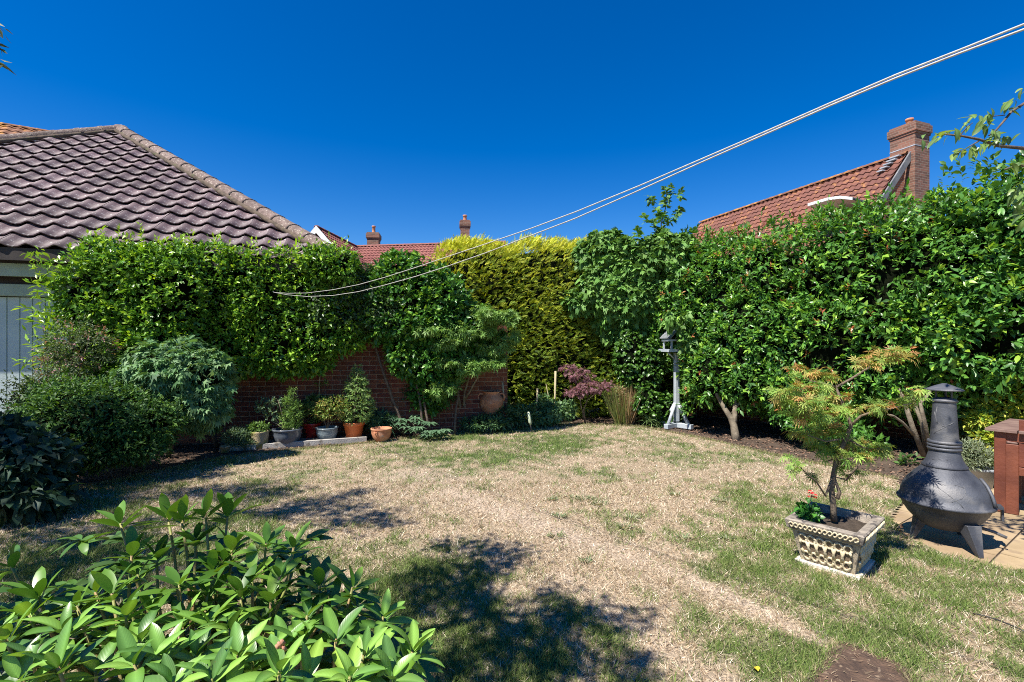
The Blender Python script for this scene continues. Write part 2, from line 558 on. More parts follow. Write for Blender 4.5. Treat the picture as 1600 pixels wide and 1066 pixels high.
def wig(a, b, n=6, amp=.05, sag=0):
    a = Vector(a); b = Vector(b)
    L_ = (b - a).length
    out = []
    o = Vector(rng.uniform(-9, 9, 3))
    for i in range(n + 1):
        t = i / n
        p = a.lerp(b, t)
        w = math.sin(t * math.pi)
        k = np.array([fbm(np.array(o) + np.array([t * 3, q * 9.1, 0]), 2) - .5 for q in range(3)])
        p += Vector(k) * amp * L_ * 2 * w
        p.z += sag * math.sin(t * math.pi) * L_
        out.append(p)
    return out


def trunk(name, paths, mat, parent, n=8):
    mb = MB()
    for pts, r0, r1 in paths:
        m = len(pts)
        mb.tube(pts, [r0 + (r1 - r0) * (i / (m - 1)) for i in range(m)], n)
    return mb.obj(name, mat, parent)


# ------------------------------------------------------------------ layout lines
WC = Vector((.9605, .2785, 0)); WN = Vector((.2785, -.9605, 0))     # back-left wall: along, towards the garden
W0 = Vector((-3.06, 7.66, 0))                                       # garage's right-hand front corner
YAW = math.atan2(WC.y, WC.x)
RA = Vector((3.6, 10.58, 0)); RB = Vector((8.4, 4.8, 0))            # right boundary wall
RD = (RB - RA).normalized(); RN = Vector((RD.y, -RD.x, 0))          # towards the garden?
if RN.dot(Vector((0, 0, 0)) - RA) < 0: RN = -RN

edge_px = [(0, 800), (110, 768), (250, 737), (350, 716), (450, 704), (570, 693), (650, 684), (730, 670), (830, 664), (900, 663), (1000, 667), (1090, 684), (1200, 709), (1300, 729), (1400, 749)]
edge = [G(*q) for q in edge_px]
lawn_poly = [(-9, -4), (-7.5, 2.5), (-5.6, 3.8)] + edge + [(3.75, 4.62), (3.2, 4.12), (2.98, 3.75), (2.98, 3.4), (3.2, 3.14), (3.6, 3.05), (5.0, 2.95), (9, 2.8), (9, -4)]
patio_poly = [(2.95, 3.5), (3.2, 3.1), (3.6, 3.0), (5.0, 2.9), (9, 2.75), (9, 4.2), (7.2, 5.9), (5.2, 5.75), (4.25, 5.15), (3.7, 4.55), (3.15, 4.05)]

# ------------------------------------------------------------------ ground
mb = MB(); mb.add([(-400, -60, -.06), (400, -60, -.06), (400, 700, -.06), (-400, 700, -.06)], [(0, 1, 2, 3)])
mb.obj('ground', mat_simple('distant_ground', (.09, .08, .05), (.12, .11, .06), .3, .95, .2), kind='structure')


def gpx(px, py, rx, ry):
    """gaussian patch given in photo pixels, returned as ground centre and radii"""
    x, y = G(px, py)
    return x, y, rx * y / F, ry * y * y / (CAMZ * F)


GREENS = [(850, 690, 180, 22, .65), (700, 715, 130, 20, .4), (690, 890, 70, 30, .9), (640, 960, 120, 60, .75), (760, 1030, 200, 60, .6), (1220, 1040, 120, 40, .9), (1290, 1000, 60, 25, .9), (1060, 1050, 60, 30, .6),
          (1180, 760, 120, 25, .2), (1500, 960, 150, 50, .3), (1400, 900, 110, 30, .25), (1120, 930, 80, 40, .2), (420, 840, 120, 40, .35), (150, 860, 200, 60, .45), (1320, 860, 120, 30, .15), (950, 740, 60, 10, .3), (1000, 1000, 60, 25, .4)]
STRAWS = [(800, 780, 260, 40, .8), (900, 840, 120, 40, .7), (600, 740, 160, 25, .6), (1030, 880, 60, 25, .7), (1080, 730, 120, 14, .5), (960, 900, 60, 25, .4), (450, 760, 120, 15, .4)]
pathA = np.array(G(960, 860)); pathB = np.array(G(1295, 1015))
path2A = np.array(G(880, 900)); path2B = np.array(G(1120, 1066))


def segdist(x, y, A, B):
    d = B - A
    t = np.clip(((x - A[0]) * d[0] + (y - A[1]) * d[1]) / (d @ d), 0, 1)
    return np.hypot(x - A[0] - t * d[0], y - A[1] - t * d[1])


def green_w(x, y):
    p = np.stack([x, y, 0 * x], -1)
    g = .25 + (fbm(p * 1.3, 4) - .5) * 1.5 + (fbm(p * 9 + 9, 3) - .5) * 1.9
    for (px, py, rx, ry, a) in GREENS:
        cx, cy, sx, sy = gpx(px, py, rx, ry)
        g = g + a * .75 * np.exp(-((x - cx) / sx) ** 2 - ((y - cy) / sy) ** 2)
    for (px, py, rx, ry, a) in STRAWS:
        cx, cy, sx, sy = gpx(px, py, rx, ry)
        g = g - a * .55 * np.exp(-((x - cx) / sx) ** 2 - ((y - cy) / sy) ** 2)
    g = g - 1.3 * np.exp(-(segdist(x, y, pathA, pathB) / .085) ** 2) - .7 * np.exp(-(segdist(x, y, path2A, path2B) / .1) ** 2)
    return np.clip(g, 0, 1)


STRAW = np.array([.54, .42, .28]); STRAW2 = np.array([.40, .295, .185]); GRN = np.array([.085, .145, .03]); GRN2 = np.array([.13, .17, .05]); BARE = np.array([.36, .265, .175])


TRK = [np.array(G(*q)) for q in ((640, 745), (720, 775), (820, 812), (900, 845), (980, 868), (1080, 905), (1180, 952), (1296, 1014))]


def track_w(x, y):
    d = np.min([segdist(x, y, TRK[i], TRK[i + 1]) for i in range(len(TRK) - 1)], axis=0)
    n_ = fbm(np.stack([x, y, 0 * x + 7], -1) * 3.5, 3)
    return np.clip(.9 * np.exp(-(d / (.05 + .28 * np.clip((y - 2.6) / 3, 0, 1))) ** 2) + .7 * np.exp(-(segdist(x, y, path2A, path2B) / .09) ** 2), 0, 1) * np.clip(n_ * 2.2 - .25, 0, 1)


def lawn_col(x, y):
    g = green_w(x, y)[:, None]
    p = np.stack([x, y, 0 * x + 3], -1)
    s = fbm(p * 9, 3)[:, None]
    st = STRAW2 * (1 - s) + STRAW * s
    gr = GRN * s + GRN2 * (1 - s)
    o_ = st * (1 - g) + gr * g
    tr_ = track_w(x, y)[:, None]
    return o_ * (1 - tr_) + np.array([.60, .465, .34]) * (.75 + .4 * s) * tr_


def sheet(name, x0, x1, y0, y1, st, mask, zf, colf, mat):
    xs = np.arange(x0, x1 + st, st); ys = np.arange(y0, y1 + st, st)
    X, Y = np.meshgrid(xs, ys)
    nx = len(xs); ny = len(ys)
    xf = X.ravel(); yf = Y.ravel()
    v = np.stack([xf, yf, zf(xf, yf)], -1)
    i = (np.arange(ny - 1)[:, None] * nx + np.arange(nx - 1)[None]).ravel()
    cx = xf[i] + st / 2; cy = yf[i] + st / 2
    ok = mask(cx, cy)
    i = i[ok]
    q = np.stack([i, i + 1, i + nx + 1, i + nx], -1)
    used = np.unique(q)
    mp = np.full(len(v), -1); mp[used] = np.arange(len(used))
    col = colf(xf[used], yf[used]) if colf else None
    me = np_mesh(name, v[used], mp[q], col, True)
    return link(name, me, mat, kind='structure')


hole = [G(1313, 1006), G(1258, 1070), (1.25, 1.9), (1.75, 1.85), G(1440, 1085), G(1405, 1042)]
mlawn, nt, b = new_mat('lawn_thatch')
at = nt.nodes.new("ShaderNodeAttribute"); at.attribute_name = "Col"
n1 = nt.nodes.new("ShaderNodeTexNoise"); n1.inputs["Scale"].default_value = 55; n1.inputs["Detail"].default_value = 5
tc = nt.nodes.new("ShaderNodeTexCoord"); nt.links.new(tc.outputs["Object"], n1.inputs["Vector"])
mr = nt.nodes.new("ShaderNodeMapRange"); mr.inputs["From Min"].default_value = .3; mr.inputs["From Max"].default_value = .7; mr.inputs["To Min"].default_value = .22; mr.inputs["To Max"].default_value = 1.05  # dips in the thatch darkened in colour as shaded gaps between blades
nt.links.new(n1.outputs["Fac"], mr.inputs["Value"])
hs = nt.nodes.new("ShaderNodeHueSaturation"); nt.links.new(at.outputs["Color"], hs.inputs["Color"]); nt.links.new(mr.outputs[0], hs.inputs["Value"])
nt.links.new(hs.outputs[0], b.inputs["Base Color"]); b.inputs["Roughness"].default_value = .95
bp = nt.nodes.new("ShaderNodeBump"); bp.inputs["Strength"].default_value = .9; bp.inputs["Distance"].default_value = .015
nt.links.new(n1.outputs["Fac"], bp.inputs["Height"]); nt.links.new(bp.outputs[0], b.inputs["Normal"])


def lz(x, y):
    return .004 + (fbm(np.stack([x, y, 0 * x], -1) * 1.1, 2) - .5) * .02


sheet('lawn', -9, 9, -4, 9.6, .06, lambda x, y: in_poly(x, y, lawn_poly), lz, lawn_col, mlawn)


def bz(x, y):
    p = np.stack([x, y, 0 * x], -1)
    return -.012 + (fbm(p * 2.5, 3) - .5) * .06 + (fbm(p * 14, 2) - .5) * .03


def bedmask(x, y):
    big = in_poly(x, y, [(-9, 2), (-9, 6.5), (-3.06, 7.75), (1.0, 8.95), (2.4, 11.8), (3.6, 11.2), (9, 4.6), (9, 2)])
    return big & ~in_poly(x, y, lawn_poly) & ~in_poly(x, y, patio_poly)


sheet('flower_bed', -9, 9, 2, 12, .07, bedmask, bz, None, M['soil'])
# bare patch of soil in the lawn
sheet('bare_soil_patch', 1.1, 2.6, 1.3, 2.7, .012, lambda x, y: in_poly(x + (fbm(np.stack([x, y, 0 * x], -1) * 14, 2) - .5) * .025, y, hole), lambda x, y: lz(x, y) + .012 + (fbm(np.stack([x, y, 0 * x], -1) * 16, 3) - .5) * .022, None,
      mat_simple('bare_brown_soil', (.06, .036, .024), (.12, .072, .045), 14, .95, .9, 60, c3=(.24, .17, .11), c3scale=30, dist=.02))

# grass blades
def grass_pts(n, x0, x1, y0, y1):
    x = rng.uniform(x0, x1, n); y = rng.uniform(y0, y1, n)
    ok = in_poly(x, y, lawn_poly) & ~in_poly(x, y, hole) & (np.abs(x) < y * 1.16 + .3)
    return x[ok], y[ok]


gl = Leaves()
for (n, y0, y1, ln, wd) in ((230000, 1.9, 3.3, .046, .0036), (230000, 3.3, 5.2, .044, .005), (200000, 5.2, 9.5, .042, .0072)):
    x, y = grass_pts(n, -y1 * 1.15, y1 * 1.15 if y1 < 5 else 5.2, y0, y1)
    g = green_w(x, y)
    keep = rng.random(len(x)) < (.5 + .5 * g) * (1 - .6 * track_w(x, y))
    x = x[keep]; y = y[keep]; g = g[keep]
    m = len(x)
    isg = rng.random(m) < (g * .9 + .04)
    c = np.where(isg[:, None], pal([(.14, .22, .045), (.18, .25, .06), (.10, .16, .035), (.27, .29, .11)], m), pal([(.66, .54, .38), (.54, .41, .28), (.36, .25, .15), (.84, .74, .58), (.20, .14, .08)], m, .3))
    clump = fbm(np.stack([x, y, 0 * x], -1) * 7, 2)
    l = ln * rng.uniform(.45, 1.35, m) * (.6 + .8 * clump) * np.where(isg, 1.15, .85)
    d = np.stack([rng.normal(size=m), rng.normal(size=m), np.where(isg, 1.0, .45) + rng.random(m) * .6], -1)
    nn = rdir(m)
    gl.add(T_TRI, np.stack([x, y, lz(x, y) - .002], -1), d, nn, l, wd * rng.uniform(.7, 1.3, m), c)
go = gl.obj('grass', M['grass'], kind='stuff')
tag(go, 'sun-scorched lawn of straw-coloured and green grass blades', 'grass')

# mulch and leaf litter on the beds
ml = Leaves()
x = rng.uniform(-7, 8, 60000); y = rng.uniform(2.5, 11, 60000)
ok = bedmask(x, y) & (np.abs(x) < y * 1.2); x = x[ok]; y = y[ok]; m = len(x)
d = norm(np.stack([rng.normal(size=m), rng.normal(size=m), rng.normal(size=m) * .25], -1))
ml.add(T_OVAL, np.stack([x, y, bz(x, y) + .012], -1), d, np.array([0, 0, 1.]) + rng.normal(size=(m, 3)) * .35, rng.uniform(.02, .055, m), rng.uniform(.012, .028, m),
       pal([(.10, .06, .04), (.16, .10, .07), (.24, .13, .08), (.30, .20, .14), (.06, .04, .03)], m, .3))
o = ml.obj('leaf_litter', M['mulch'], kind='stuff'); tag(o, 'brown bark mulch and fallen leaves over the border soil', 'mulch')

# stuff rough edge blades along border
gl = Leaves()
for i in range(len(edge) - 1):
    a = np.array(edge[i]); bb = np.array(edge[i + 1]); k = int(np.hypot(*(bb - a)) * 700)
    t = rng.random((k, 1)); p = a * (1 - t) + bb * t + rng.normal(size=(k, 2)) * .02
    gl.add(T_TRI, np.c_[p, np.zeros(k)], np.c_[rng.normal(size=(k, 2)) * .7, np.ones(k)], rdir(k), rng.uniform(.025, .06, k), .006, pal([(.3, .28, .12), (.12, .18, .05), (.42, .34, .2)], k))
for i in range(len(hole)):
    a = np.array(hole[i]); bb = np.array(hole[(i + 1) % len(hole)]); k = int(np.hypot(*(bb - a)) * 1500)
    t = rng.random((k, 1)); p = a * (1 - t) + bb * t + rng.normal(size=(k, 2)) * .014
    gl.add(T_TRI, np.c_[p, np.zeros(k)], np.c_[rng.normal(size=(k, 2)) * .8, np.ones(k)], rdir(k), rng.uniform(.03, .06, k), .004, pal([(.45, .36, .22), (.14, .22, .05), (.2, .28, .07)], k))
k = 500; x = rng.uniform(1.2, 2.2, k); y = rng.uniform(1.5, 2.5, k); ok = in_poly(x, y, hole); x = x[ok]; y = y[ok]; k = len(x)
gl.add(T_TRI, np.stack([x, y, lz(x, y) + .018], -1), np.c_[rng.normal(size=(k, 2)), rng.random(k) * .2], np.tile([0, 0, 1.], (k, 1)), rng.uniform(.02, .05, k), .003, pal([(.45, .35, .22), (.3, .2, .12)], k))
o = gl.obj('lawn_edge_grass', M['grass'], kind='stuff'); tag(o, 'ragged fringe of longer grass along the border edge', 'grass')

# weeds in the lawn
weedspots = [(915, 783, 34, 'dark green rosette weed, widest of the patch in mid lawn'), (898, 780, 20, 'small weed touching the left of the widest weed patch'), (935, 790, 22, 'small weed touching the right of the widest weed patch'),
             (875, 810, 16, 'weed tuft left of and below the widest weed patch'), (868, 840, 22, 'flat green weed near the end of the fallen tree shadow'), (985, 812, 18, 'pale weed right of the widest weed patch'), (975, 825, 18, 'faint grey-green weed below the pale weed'),
             (1055, 775, 18, 'silvery weed far right of mid lawn'), (1125, 785, 22, 'pale weed tuft towards the stone planter'), (1067, 843, 16, 'little weed between the silvery weed and the planter'), (1138, 845, 14, 'darkest small weed left of the stone planter'), (862, 783, 14, 'little tuft left of the widest weed'), (915, 880, 12, 'tiny weed beside the straw track')]
for (px, py, w, lab) in weedspots:
    x, y = G(px, py); r = w * y / F * .6
    L_ = Leaves(); k = int(26 + w * 2)
    a = rng.uniform(0, 2 * np.pi, k); rr = r * rng.random(k) ** .7
    rr = rr * rng.uniform(.6, 1.5, k)
    L_.add(T_OVAL, np.stack([x + rr * np.cos(a), y + rr * np.sin(a) * .8, np.full(k, .010)], -1), np.stack([np.cos(a), np.sin(a), rng.uniform(.2, .9, k)], -1), np.tile([0, 0, 1.], (k, 1)) + rng.normal(size=(k, 3)) * .3,
           rng.uniform(.02, .05, k), rng.uniform(.006, .012, k), pal([(.09, .15, .05), (.16, .21, .09), (.26, .28, .16), (.4, .36, .22)], k))
    o = L_.obj('weed', M['leaf_soft'], kind=None); tag(o, lab, 'weed', 'weeds in the lawn')

# ------------------------------------------------------------------ patio
def clip_poly(poly, clip):
    """Sutherland-Hodgman, clip convex & counter-clockwise"""
    out = list(poly)
    for i in range(len(clip)):
        a = clip[i]; b_ = clip[(i + 1) % len(clip)]
        inp = out; out = []
        def side(p): return (b_[0] - a[0]) * (p[1] - a[1]) - (b_[1] - a[1]) * (p[0] - a[0])
        for j in range(len(inp)):
            p = inp[j]; q = inp[(j + 1) % len(inp)]
            sp, sq = side(p), side(q)
            if sp >= 0: out.append(p)
            if (sp >= 0) != (sq >= 0):
                t = sp / (sp - sq); out.append((p[0] + t * (q[0] - p[0]), p[1] + t * (q[1] - p[1])))
        if not out: break
    return out


patio = bpy.data.objects.new('patio', None); C.link(patio); patio['kind'] = 'structure'
mb = MB(); mb.add([(x, y, -.016) for x, y in patio_poly], [tuple(range(len(patio_poly)))])
mb.obj('joint_bed', M['joint'], patio, 'structure')
convex = [(2.95, 3.5), (3.2, 3.1), (9, 2.7), (9, 4.2), (7.2, 5.9), (5.2, 5.75), (3.15, 4.1)]
pu = Vector((.82, .572)); pv = Vector((-.572, .82))
o0 = Vector((3.39, 3.46))
ws = [.62, .44]
vv = -1.32
row = 0
while vv < 3.4:
    hgt = (.66, .6, .6, .45, .6, .6, .45, .6)[row % 8]
    uu = -2.2 + (row % 3) * .23
    while uu < 6.2:
        w = random.choice((.6, .9, .6, .45))
        g_ = .006
        q = [(uu + g_, vv + g_), (uu + w - g_, vv + g_), (uu + w - g_, vv + hgt - g_), (uu + g_, vv + hgt - g_)]
        q = [tuple(o0 + pu * a + pv * c_) for a, c_ in q]
        q = clip_poly(q, convex)
        if len(q) >= 3:
            z = -.001 + random.uniform(-.0015, .0015)
            mb = MB(); n = len(q)
            mb.add([(a, c_, z) for a, c_ in q] + [(a, c_, z - .03) for a, c_ in q], [tuple(range(n))] + [(i, i + n, (i + 1) % n + n, (i + 1) % n) for i in range(n)])
            mb.obj('paving_slab', M['paving'], patio)
        uu += w
    vv += hgt; row += 1

# ------------------------------------------------------------------ brick walls
brick_me = {}
def brick_mesh(l=.215, dpt=.05, h=.065):
    k = (l, dpt, h)
    if k not in brick_me:
        mb = MB(); mb.box((0, 0, 0), (l, dpt, h)); me = mb.mesh('brick'); me.materials.append(M['brick']); brick_me[k] = me
    return brick_me[k]


def brick_wall(parent, A, D, nrm, length, height, part_range, zmax_parts, back=.2, partname='brick'):
    """mortar body + stretcher bond bricks standing 4 mm proud. part_range=(s0,s1) where bricks are objects"""
    D = Vector(D); nrm = Vector(nrm); yaw = math.atan2(D.y, D.x)
    mb = MB()
    c = Vector(A) + D * length / 2 - nrm * back / 2
    mb.box((c.x, c.y, height / 2 - .03), (length, back, height + .06), yaw)
    mb.obj('mortar', M['mortar'], parent)
    rest = MB(); cnt = 0
    for k in range(int(height / .075)):
        z = .0375 + k * .075
        s = -.1125 if k % 2 else 0
        while s < length - .02:
            s0 = max(s, 0); s1 = min(s + .215, length)
            if s1 - s0 > .03:
                p = Vector(A) + D * ((s0 + s1) / 2) + nrm * (-.021 + random.uniform(-.002, .002))
                p.z = z
                if part_range[0] <= s <= part_range[1] and z < zmax_parts and cnt < 298:
                    o = bpy.data.objects.new('brick', brick_mesh(round(s1 - s0, 4)))
                    C.link(o); o.parent = parent; o.location = p; o.rotation_euler = (0, 0, yaw)
                    cnt += 1
                else:
                    rest.box(p, (s1 - s0, .05, .065), yaw)
            s += .225
    rest.obj('brick_courses', M['brick'], parent, 'stuff')


# ------------------------------------------------------------------ garage
garage = thing('garage', 'brick garage with purple-brown pantile hipped roof and pale sage door', 'garage')
EZ = 2.70; PITCH = math.atan(3.47 / 4.93); A_ = 4.93
wall_len = 3.1
gA = W0 - WC * wall_len
brick_wall(garage, gA, WC, WN, wall_len, 2.55, (1.0, 3.1), 1.95)
# door wall portion: door opening to the left
dl = 2.6
dA = gA - WC * dl
mb = MB()
mb.box(tuple((dA + WC * dl / 2 - WN * .01) + Vector((0, 0, 1.0))), (dl, .03, 2.24), YAW)
mb.obj('door_backing', M['dark'], garage)
door = MB(); door.box(tuple((dA + WC * dl / 2 + WN * .025) + Vector((0, 0, 1.06))), (dl, .02, 2.08), YAW)
door = door.obj('garage_door', M['sage'], garage)
k = 0
s = 0
while s < dl - .05:
    mb = MB(); c = dA + WC * (s + .07) + WN * .05
    mb.box((c.x, c.y, 1.06), (.132, .03, 2.08), YAW)
    mb.obj('plank', M['sage'], door, bevel=.004); s += .14
mb = MB(); c = dA + WC * dl / 2 + WN * .08
mb.box((c.x, c.y, 2.19), (dl, .12, .16), YAW); mb.obj('lintel', M['sage_beam'], garage, bevel=.006)
mb = MB(); mb.box((c.x, c.y + .04, 2.315), (dl, .06, .09), YAW); mb.obj('dark_gap_board', M['dark'], garage)
mb = MB(); c = dA + WC * dl / 2 + WN * .28
mb.box((c.x, c.y, 2.44), (dl + .3, .04, .17), YAW); mb.obj('beam', M['sage_beam'], garage, bevel=.005)
mb = MB(); c = dA + WC * (dl / 2) + WN * .13
mb.box((c.x, c.y, 2.515), (dl, .26, .02), YAW); mb.obj('soffit_board', M['dark'], garage)
mb = MB(); c = dA - WC * 1.5 - WN * .1
mb.box((c.x, c.y, 1.25), (3.0, .2, 2.5), YAW); mb.obj('side_pier', M['brick'], garage)
# right side wall and body behind
mb = MB(); c = W0 - WC * .11 - WN * 4.6
mb.box((c.x, c.y, 1.27), (.2, 8.7, 2.54), YAW); mb.obj('side_wall', M['brick'], garage)
# roof frame: origin at eave right corner, u = along eave to the left, v = up the slope
E0 = W0 + WC * .45 + WN * .47; E0.z = EZ
U = -WC; NIN = -WN
Vs = (NIN * math.cos(PITCH) + Vector((0, 0, 1)) * math.sin(PITCH))
Nr = U.cross(Vs); Nr = Nr if Nr.z > 0 else -Nr
SL = A_ / math.cos(PITCH)
apex = E0 + U * A_ + NIN * A_ + Vector((0, 0, 3.47))
roof = bpy.data.objects.new('roof', None); C.link(roof); roof.parent = garage
under = MB()
def rp(u, v, h=0): return E0 + U * u + Vs * v + Nr * h
under.add([rp(0, 0, -.05), rp(2 * A_, 0, -.05), rp(A_, SL, -.05)], [(0, 1, 2)])
E1 = E0 + U * 2 * A_
bk0 = E0 + NIN * 11; bk1 = E1 + NIN * 11
apb = apex + NIN * 3
under.add([E0, E0 + NIN * 12.86, apb, apex], [(0, 1, 2, 3)])
under.add([E1, apex, apb, E1 + NIN * 12.86], [(0, 1, 2, 3)])
under.add([E0 + NIN * 12.86, E1 + NIN * 12.86, apb], [(0, 1, 2)])
under.obj('roof_deck', M['dark'], roof)
mb = MB(); c0 = E0 + WN * .01; c1 = E1 + WN * .01
mb.add([c0 + Vector((0, 0, -.16)), c1 + Vector((0, 0, -.16)), c1 + Vector((0, 0, .0)), c0], [(0, 1, 2, 3)])
mb.box(tuple((E0 + E1) / 2 - WN * .03 + Vector((0, 0, -.09))), (2 * A_, .04, .13), YAW)
mb.obj('fascia', M['dark'], garage)
TW = 2 * A_ / 33.0; TG = SL / 17.0
def tile_geo(nseg=10):
    """local: x along eave, y up the slope, z out"""
    vs = []; prof = []
    for i in range(nseg + 1):
        a = i / nseg
        z = .052 * ((1 + math.cos(2 * math.pi * (a - .04))) / 2) ** 1.5 - .02
        prof.append((a * TW * 1.04 - .01, z))
    rows = [(-.012, .046), (TG * 1.1, .0)]
    bm = bmesh.new()
    g = []
    for (y, dz) in rows:
        g.append([bm.verts.new((x, y, z + dz)) for x, z in prof])
    low = [bm.verts.new((x, -.012, z + .046 - .014)) for x, z in prof]
    for i in range(nseg):
        f = bm.faces.new((g[0][i], g[0][i + 1], g[1][i + 1], g[1][i])); f.smooth = True
        bm.faces.new((low[i], low[i + 1], g[0][i + 1], g[0][i]))
    return bm
bm = tile_geo(); tile_full = bpy.data.meshes.new('roof_tile'); bm.to_mesh(tile_full); bm.free(); tile_full.materials.append(M['tile'])
Mr = Matrix(((U.x, Vs.x, Nr.x), (U.y, Vs.y, Nr.y), (U.z, Vs.z, Nr.z)))
if Mr.determinant() < 0:
    Mr = None
ntile = 0
for r_ in range(17):
    v0 = r_ * TG
    for c_ in range(33):
        # x axis must keep a right-handed frame: use -U = WC as local x, so tiles start from the left
        u0 = c_ * TW
        # corners
        def lim(v): return A_ * v / SL
        vtop = min(v0 + TG * 1.1, SL)
        if u0 + TW <= lim(v0) or u0 >= 2 * A_ - lim(v0): continue
        full = u0 >= lim(vtop) and u0 + TW * 1.04 <= 2 * A_ - lim(vtop)
        org = rp(u0 + TW, v0)      # local x = WC
        if full:
            me = tile_full
        else:
            bm = tile_geo()
            # local x = 2A.. right hip line in local coords: u = u0+TW - x ; need u >= lim(v0+y), and u <= 2A-lim
            for sgn in (1, -1):
                # inside condition: sgn*(u - A) <= A*(1 - v/SL)
                # u = u0+TW-x, v=v0+y
                # f = A - A*v/SL - sgn*(u-A) >=0
                nx = sgn; ny = -A_ / SL
                f0 = A_ - A_ * v0 / SL - sgn * (u0 + TW - A_)
                no = Vector((nx, ny, 0)); L2 = no.length
                # plane point where f0 + nx*x + ny*y = 0
                pt = -f0 * no / (L2 * L2)
                bmesh.ops.bisect_plane(bm, geom=bm.verts[:] + bm.edges[:] + bm.faces[:], plane_co=pt, plane_no=no, clear_inner=True)
            if len(bm.faces) == 0:
                bm.free(); continue
            me = bpy.data.meshes.new('roof_tile'); bm.to_mesh(me); bm.free(); me.materials.append(M['tile'])
        o = bpy.data.objects.new('roof_tile', me); C.link(o); o.parent = roof
        Mx = Matrix((WC, Vs, WC.cross(Vs))).transposed()
        j = Matrix.Rotation(random.uniform(-.012, .012), 3, 'Z') @ Matrix.Rotation(random.uniform(-.012, .012), 3, 'X')
        o.matrix_basis = Matrix.Translation(org + Nr * random.uniform(-.002, .004)) @ (Mx @ j).to_4x4()
        ntile += 1
print('tiles', ntile)


def ridge_run(parent, a, b, w=.15, seg=.42, name='hip_tile', mat=None, bed=True):
    a = Vector(a); b = Vector(b); L_ = (b - a).length; n = max(1, int(L_ / seg)); d = (b - a).normalized()
    x = d.cross(Vector((0, 0, 1))).normalized(); z = x.cross(d)
    if bed:
        mb = MB()
        for s_ in (-1, 1):
            pts = []
            for i in range(n * 2 + 1):
                t = i / (n * 2)
                p = a.lerp(b, t) + x * s_ * (w * .93 + random.uniform(-.02, .02)) - z * .075
                pts.append(p)
            mb.tube(pts, .045, 6)
        mb.obj('mortar_bedding', M['bedding'], parent)
    for i in range(n):
        p = a + d * (i * L_ / n); l = L_ / n * 1.03
        mb = MB(); K = 8; vs = []
        for e, (t, k) in enumerate(((0, 1.07), (.12, 1.05), (.14, 1.0), (1, .96))):
            for q in range(K + 1):
                an = math.pi * q / K
                vs.append(p + d * (l * t) + x * math.cos(an) * w * k + z * (math.sin(an) * w * .72 * k - .045))
        for q in range(K + 1):
            an = math.pi * q / K
            vs.append(p + x * math.cos(an) * w * .92 + z * (math.sin(an) * w * .62 - .05))
        fs = []
        for e in range(3):
            for q in range(K):
                fs.append((e * (K + 1) + q, e * (K + 1) + q + 1, (e + 1) * (K + 1) + q + 1, (e + 1) * (K + 1) + q))
        for q in range(K): fs.append((4 * (K + 1) + q, 4 * (K + 1) + q + 1, q + 1, q))
        mb.add(vs, fs, True)
        mb.obj(name, mat or M['hip'], parent)


up_ = Vector((0, 0, .07))
ridge_run(roof, E0 + up_, apex + up_)
ridge_run(roof, E1 + up_, apex + up_)
ridge_run(roof, apex + up_, apb + up_, name='ridge_tile')

# ------------------------------------------------------------------ generic tiled roof slope (far houses): real wavy courses joined in one mesh
def wavy_slope(name, o, u, v, lu, lv, parent, mat, tw=.2, tg=.25, amp=.022, clip=None, kind='stuff', seg=6):
    """o eave corner; u along eave (unit), v up the slope (unit)"""
    o = Vector(o); u = Vector(u).normalized(); v = Vector(v).normalized(); n = u.cross(v)
    if n.z < 0: n = -n
    V = []; Fc = []
    nr = int(lv / tg) + 1; nc = int(lu / tw * seg) + 1
    for r_ in range(nr):
        y0 = r_ * tg; y1 = min(lv, y0 + tg * 1.02)
        s0, s1 = 0.0, lu
        b0 = len(V)
        if clip:
            s0, s1 = clip(y0 / lv)
        for c_ in range(nc + 1):
            s = s0 + (s1 - s0) * c_ / nc
            w = amp * math.cos(2 * math.pi * s / tw)
            V.append(o + u * s + v * y0 + n * (w + .035)); V.append(o + u * s + v * y1 + n * (w + .004)); V.append(o + u * s + v * y0 + n * (w - .01))
        for c_ in range(nc):
            i = b0 + c_ * 3; j = i + 3
            Fc.append((i, j, j + 1, i + 1)); Fc.append((i + 2, j + 2, j, i))
    mb = MB(); mb.add(V, Fc); return mb.obj(name, mat, parent, kind)


# neighbouring house far left behind the garage roof
h1 = thing('house', 'house far behind the garage with orange lichened tile roof', 'house')
pA = P(-330, 130, 19); pB = P(330, 250, 26)
rz_ = pA.z; 
# ridge descends in the photo because it recedes; keep it level at z
zr = CAMZ + (540 - 193) / F * 19
def rpt(px, py): d = (zr - CAMZ) * F / (540 - py); return Vector(((px - 800) / F * d, d, zr))
a = rpt(0, 193); b_ = rpt(100, 209.5)
dd = (b_ - a).normalized(); nn_ = Vector((dd.y, -dd.x, 0)); nn_ = nn_ if nn_.y < 0 else -nn_
a0 = a - dd * 6; b0 = b_ + dd * 1.2
sl = (nn_ * -1 * .77 + Vector((0, 0, .64))).normalized()
oL = a0 - sl * 5.0
wavy_slope('roof_tiles', oL, dd, sl, (b0 - a0).length, 5.0, h1, M['clay_orange'], tw=.3, tg=.34)
sl2 = (nn_ * .77 + Vector((0, 0, .64))).normalized()
wavy_slope('roof_tiles', a0 - sl2 * 5.0, dd, sl2, (b0 - a0).length, 5.0, h1, M['clay_orange'], tw=.6, tg=.6)
ridge_run(h1, a0, b0, .13, .5, 'ridge_tile', M['clay_orange'], bed=False)
mb = MB(); c = (a0 + b0) / 2
mb.box((c.x, c.y, (zr - 3.3) / 2), ((b0 - a0).length - .6, 7.0, zr - 3.3), math.atan2(dd.y, dd.x)); mb.obj('wall', M['brick'], h1)

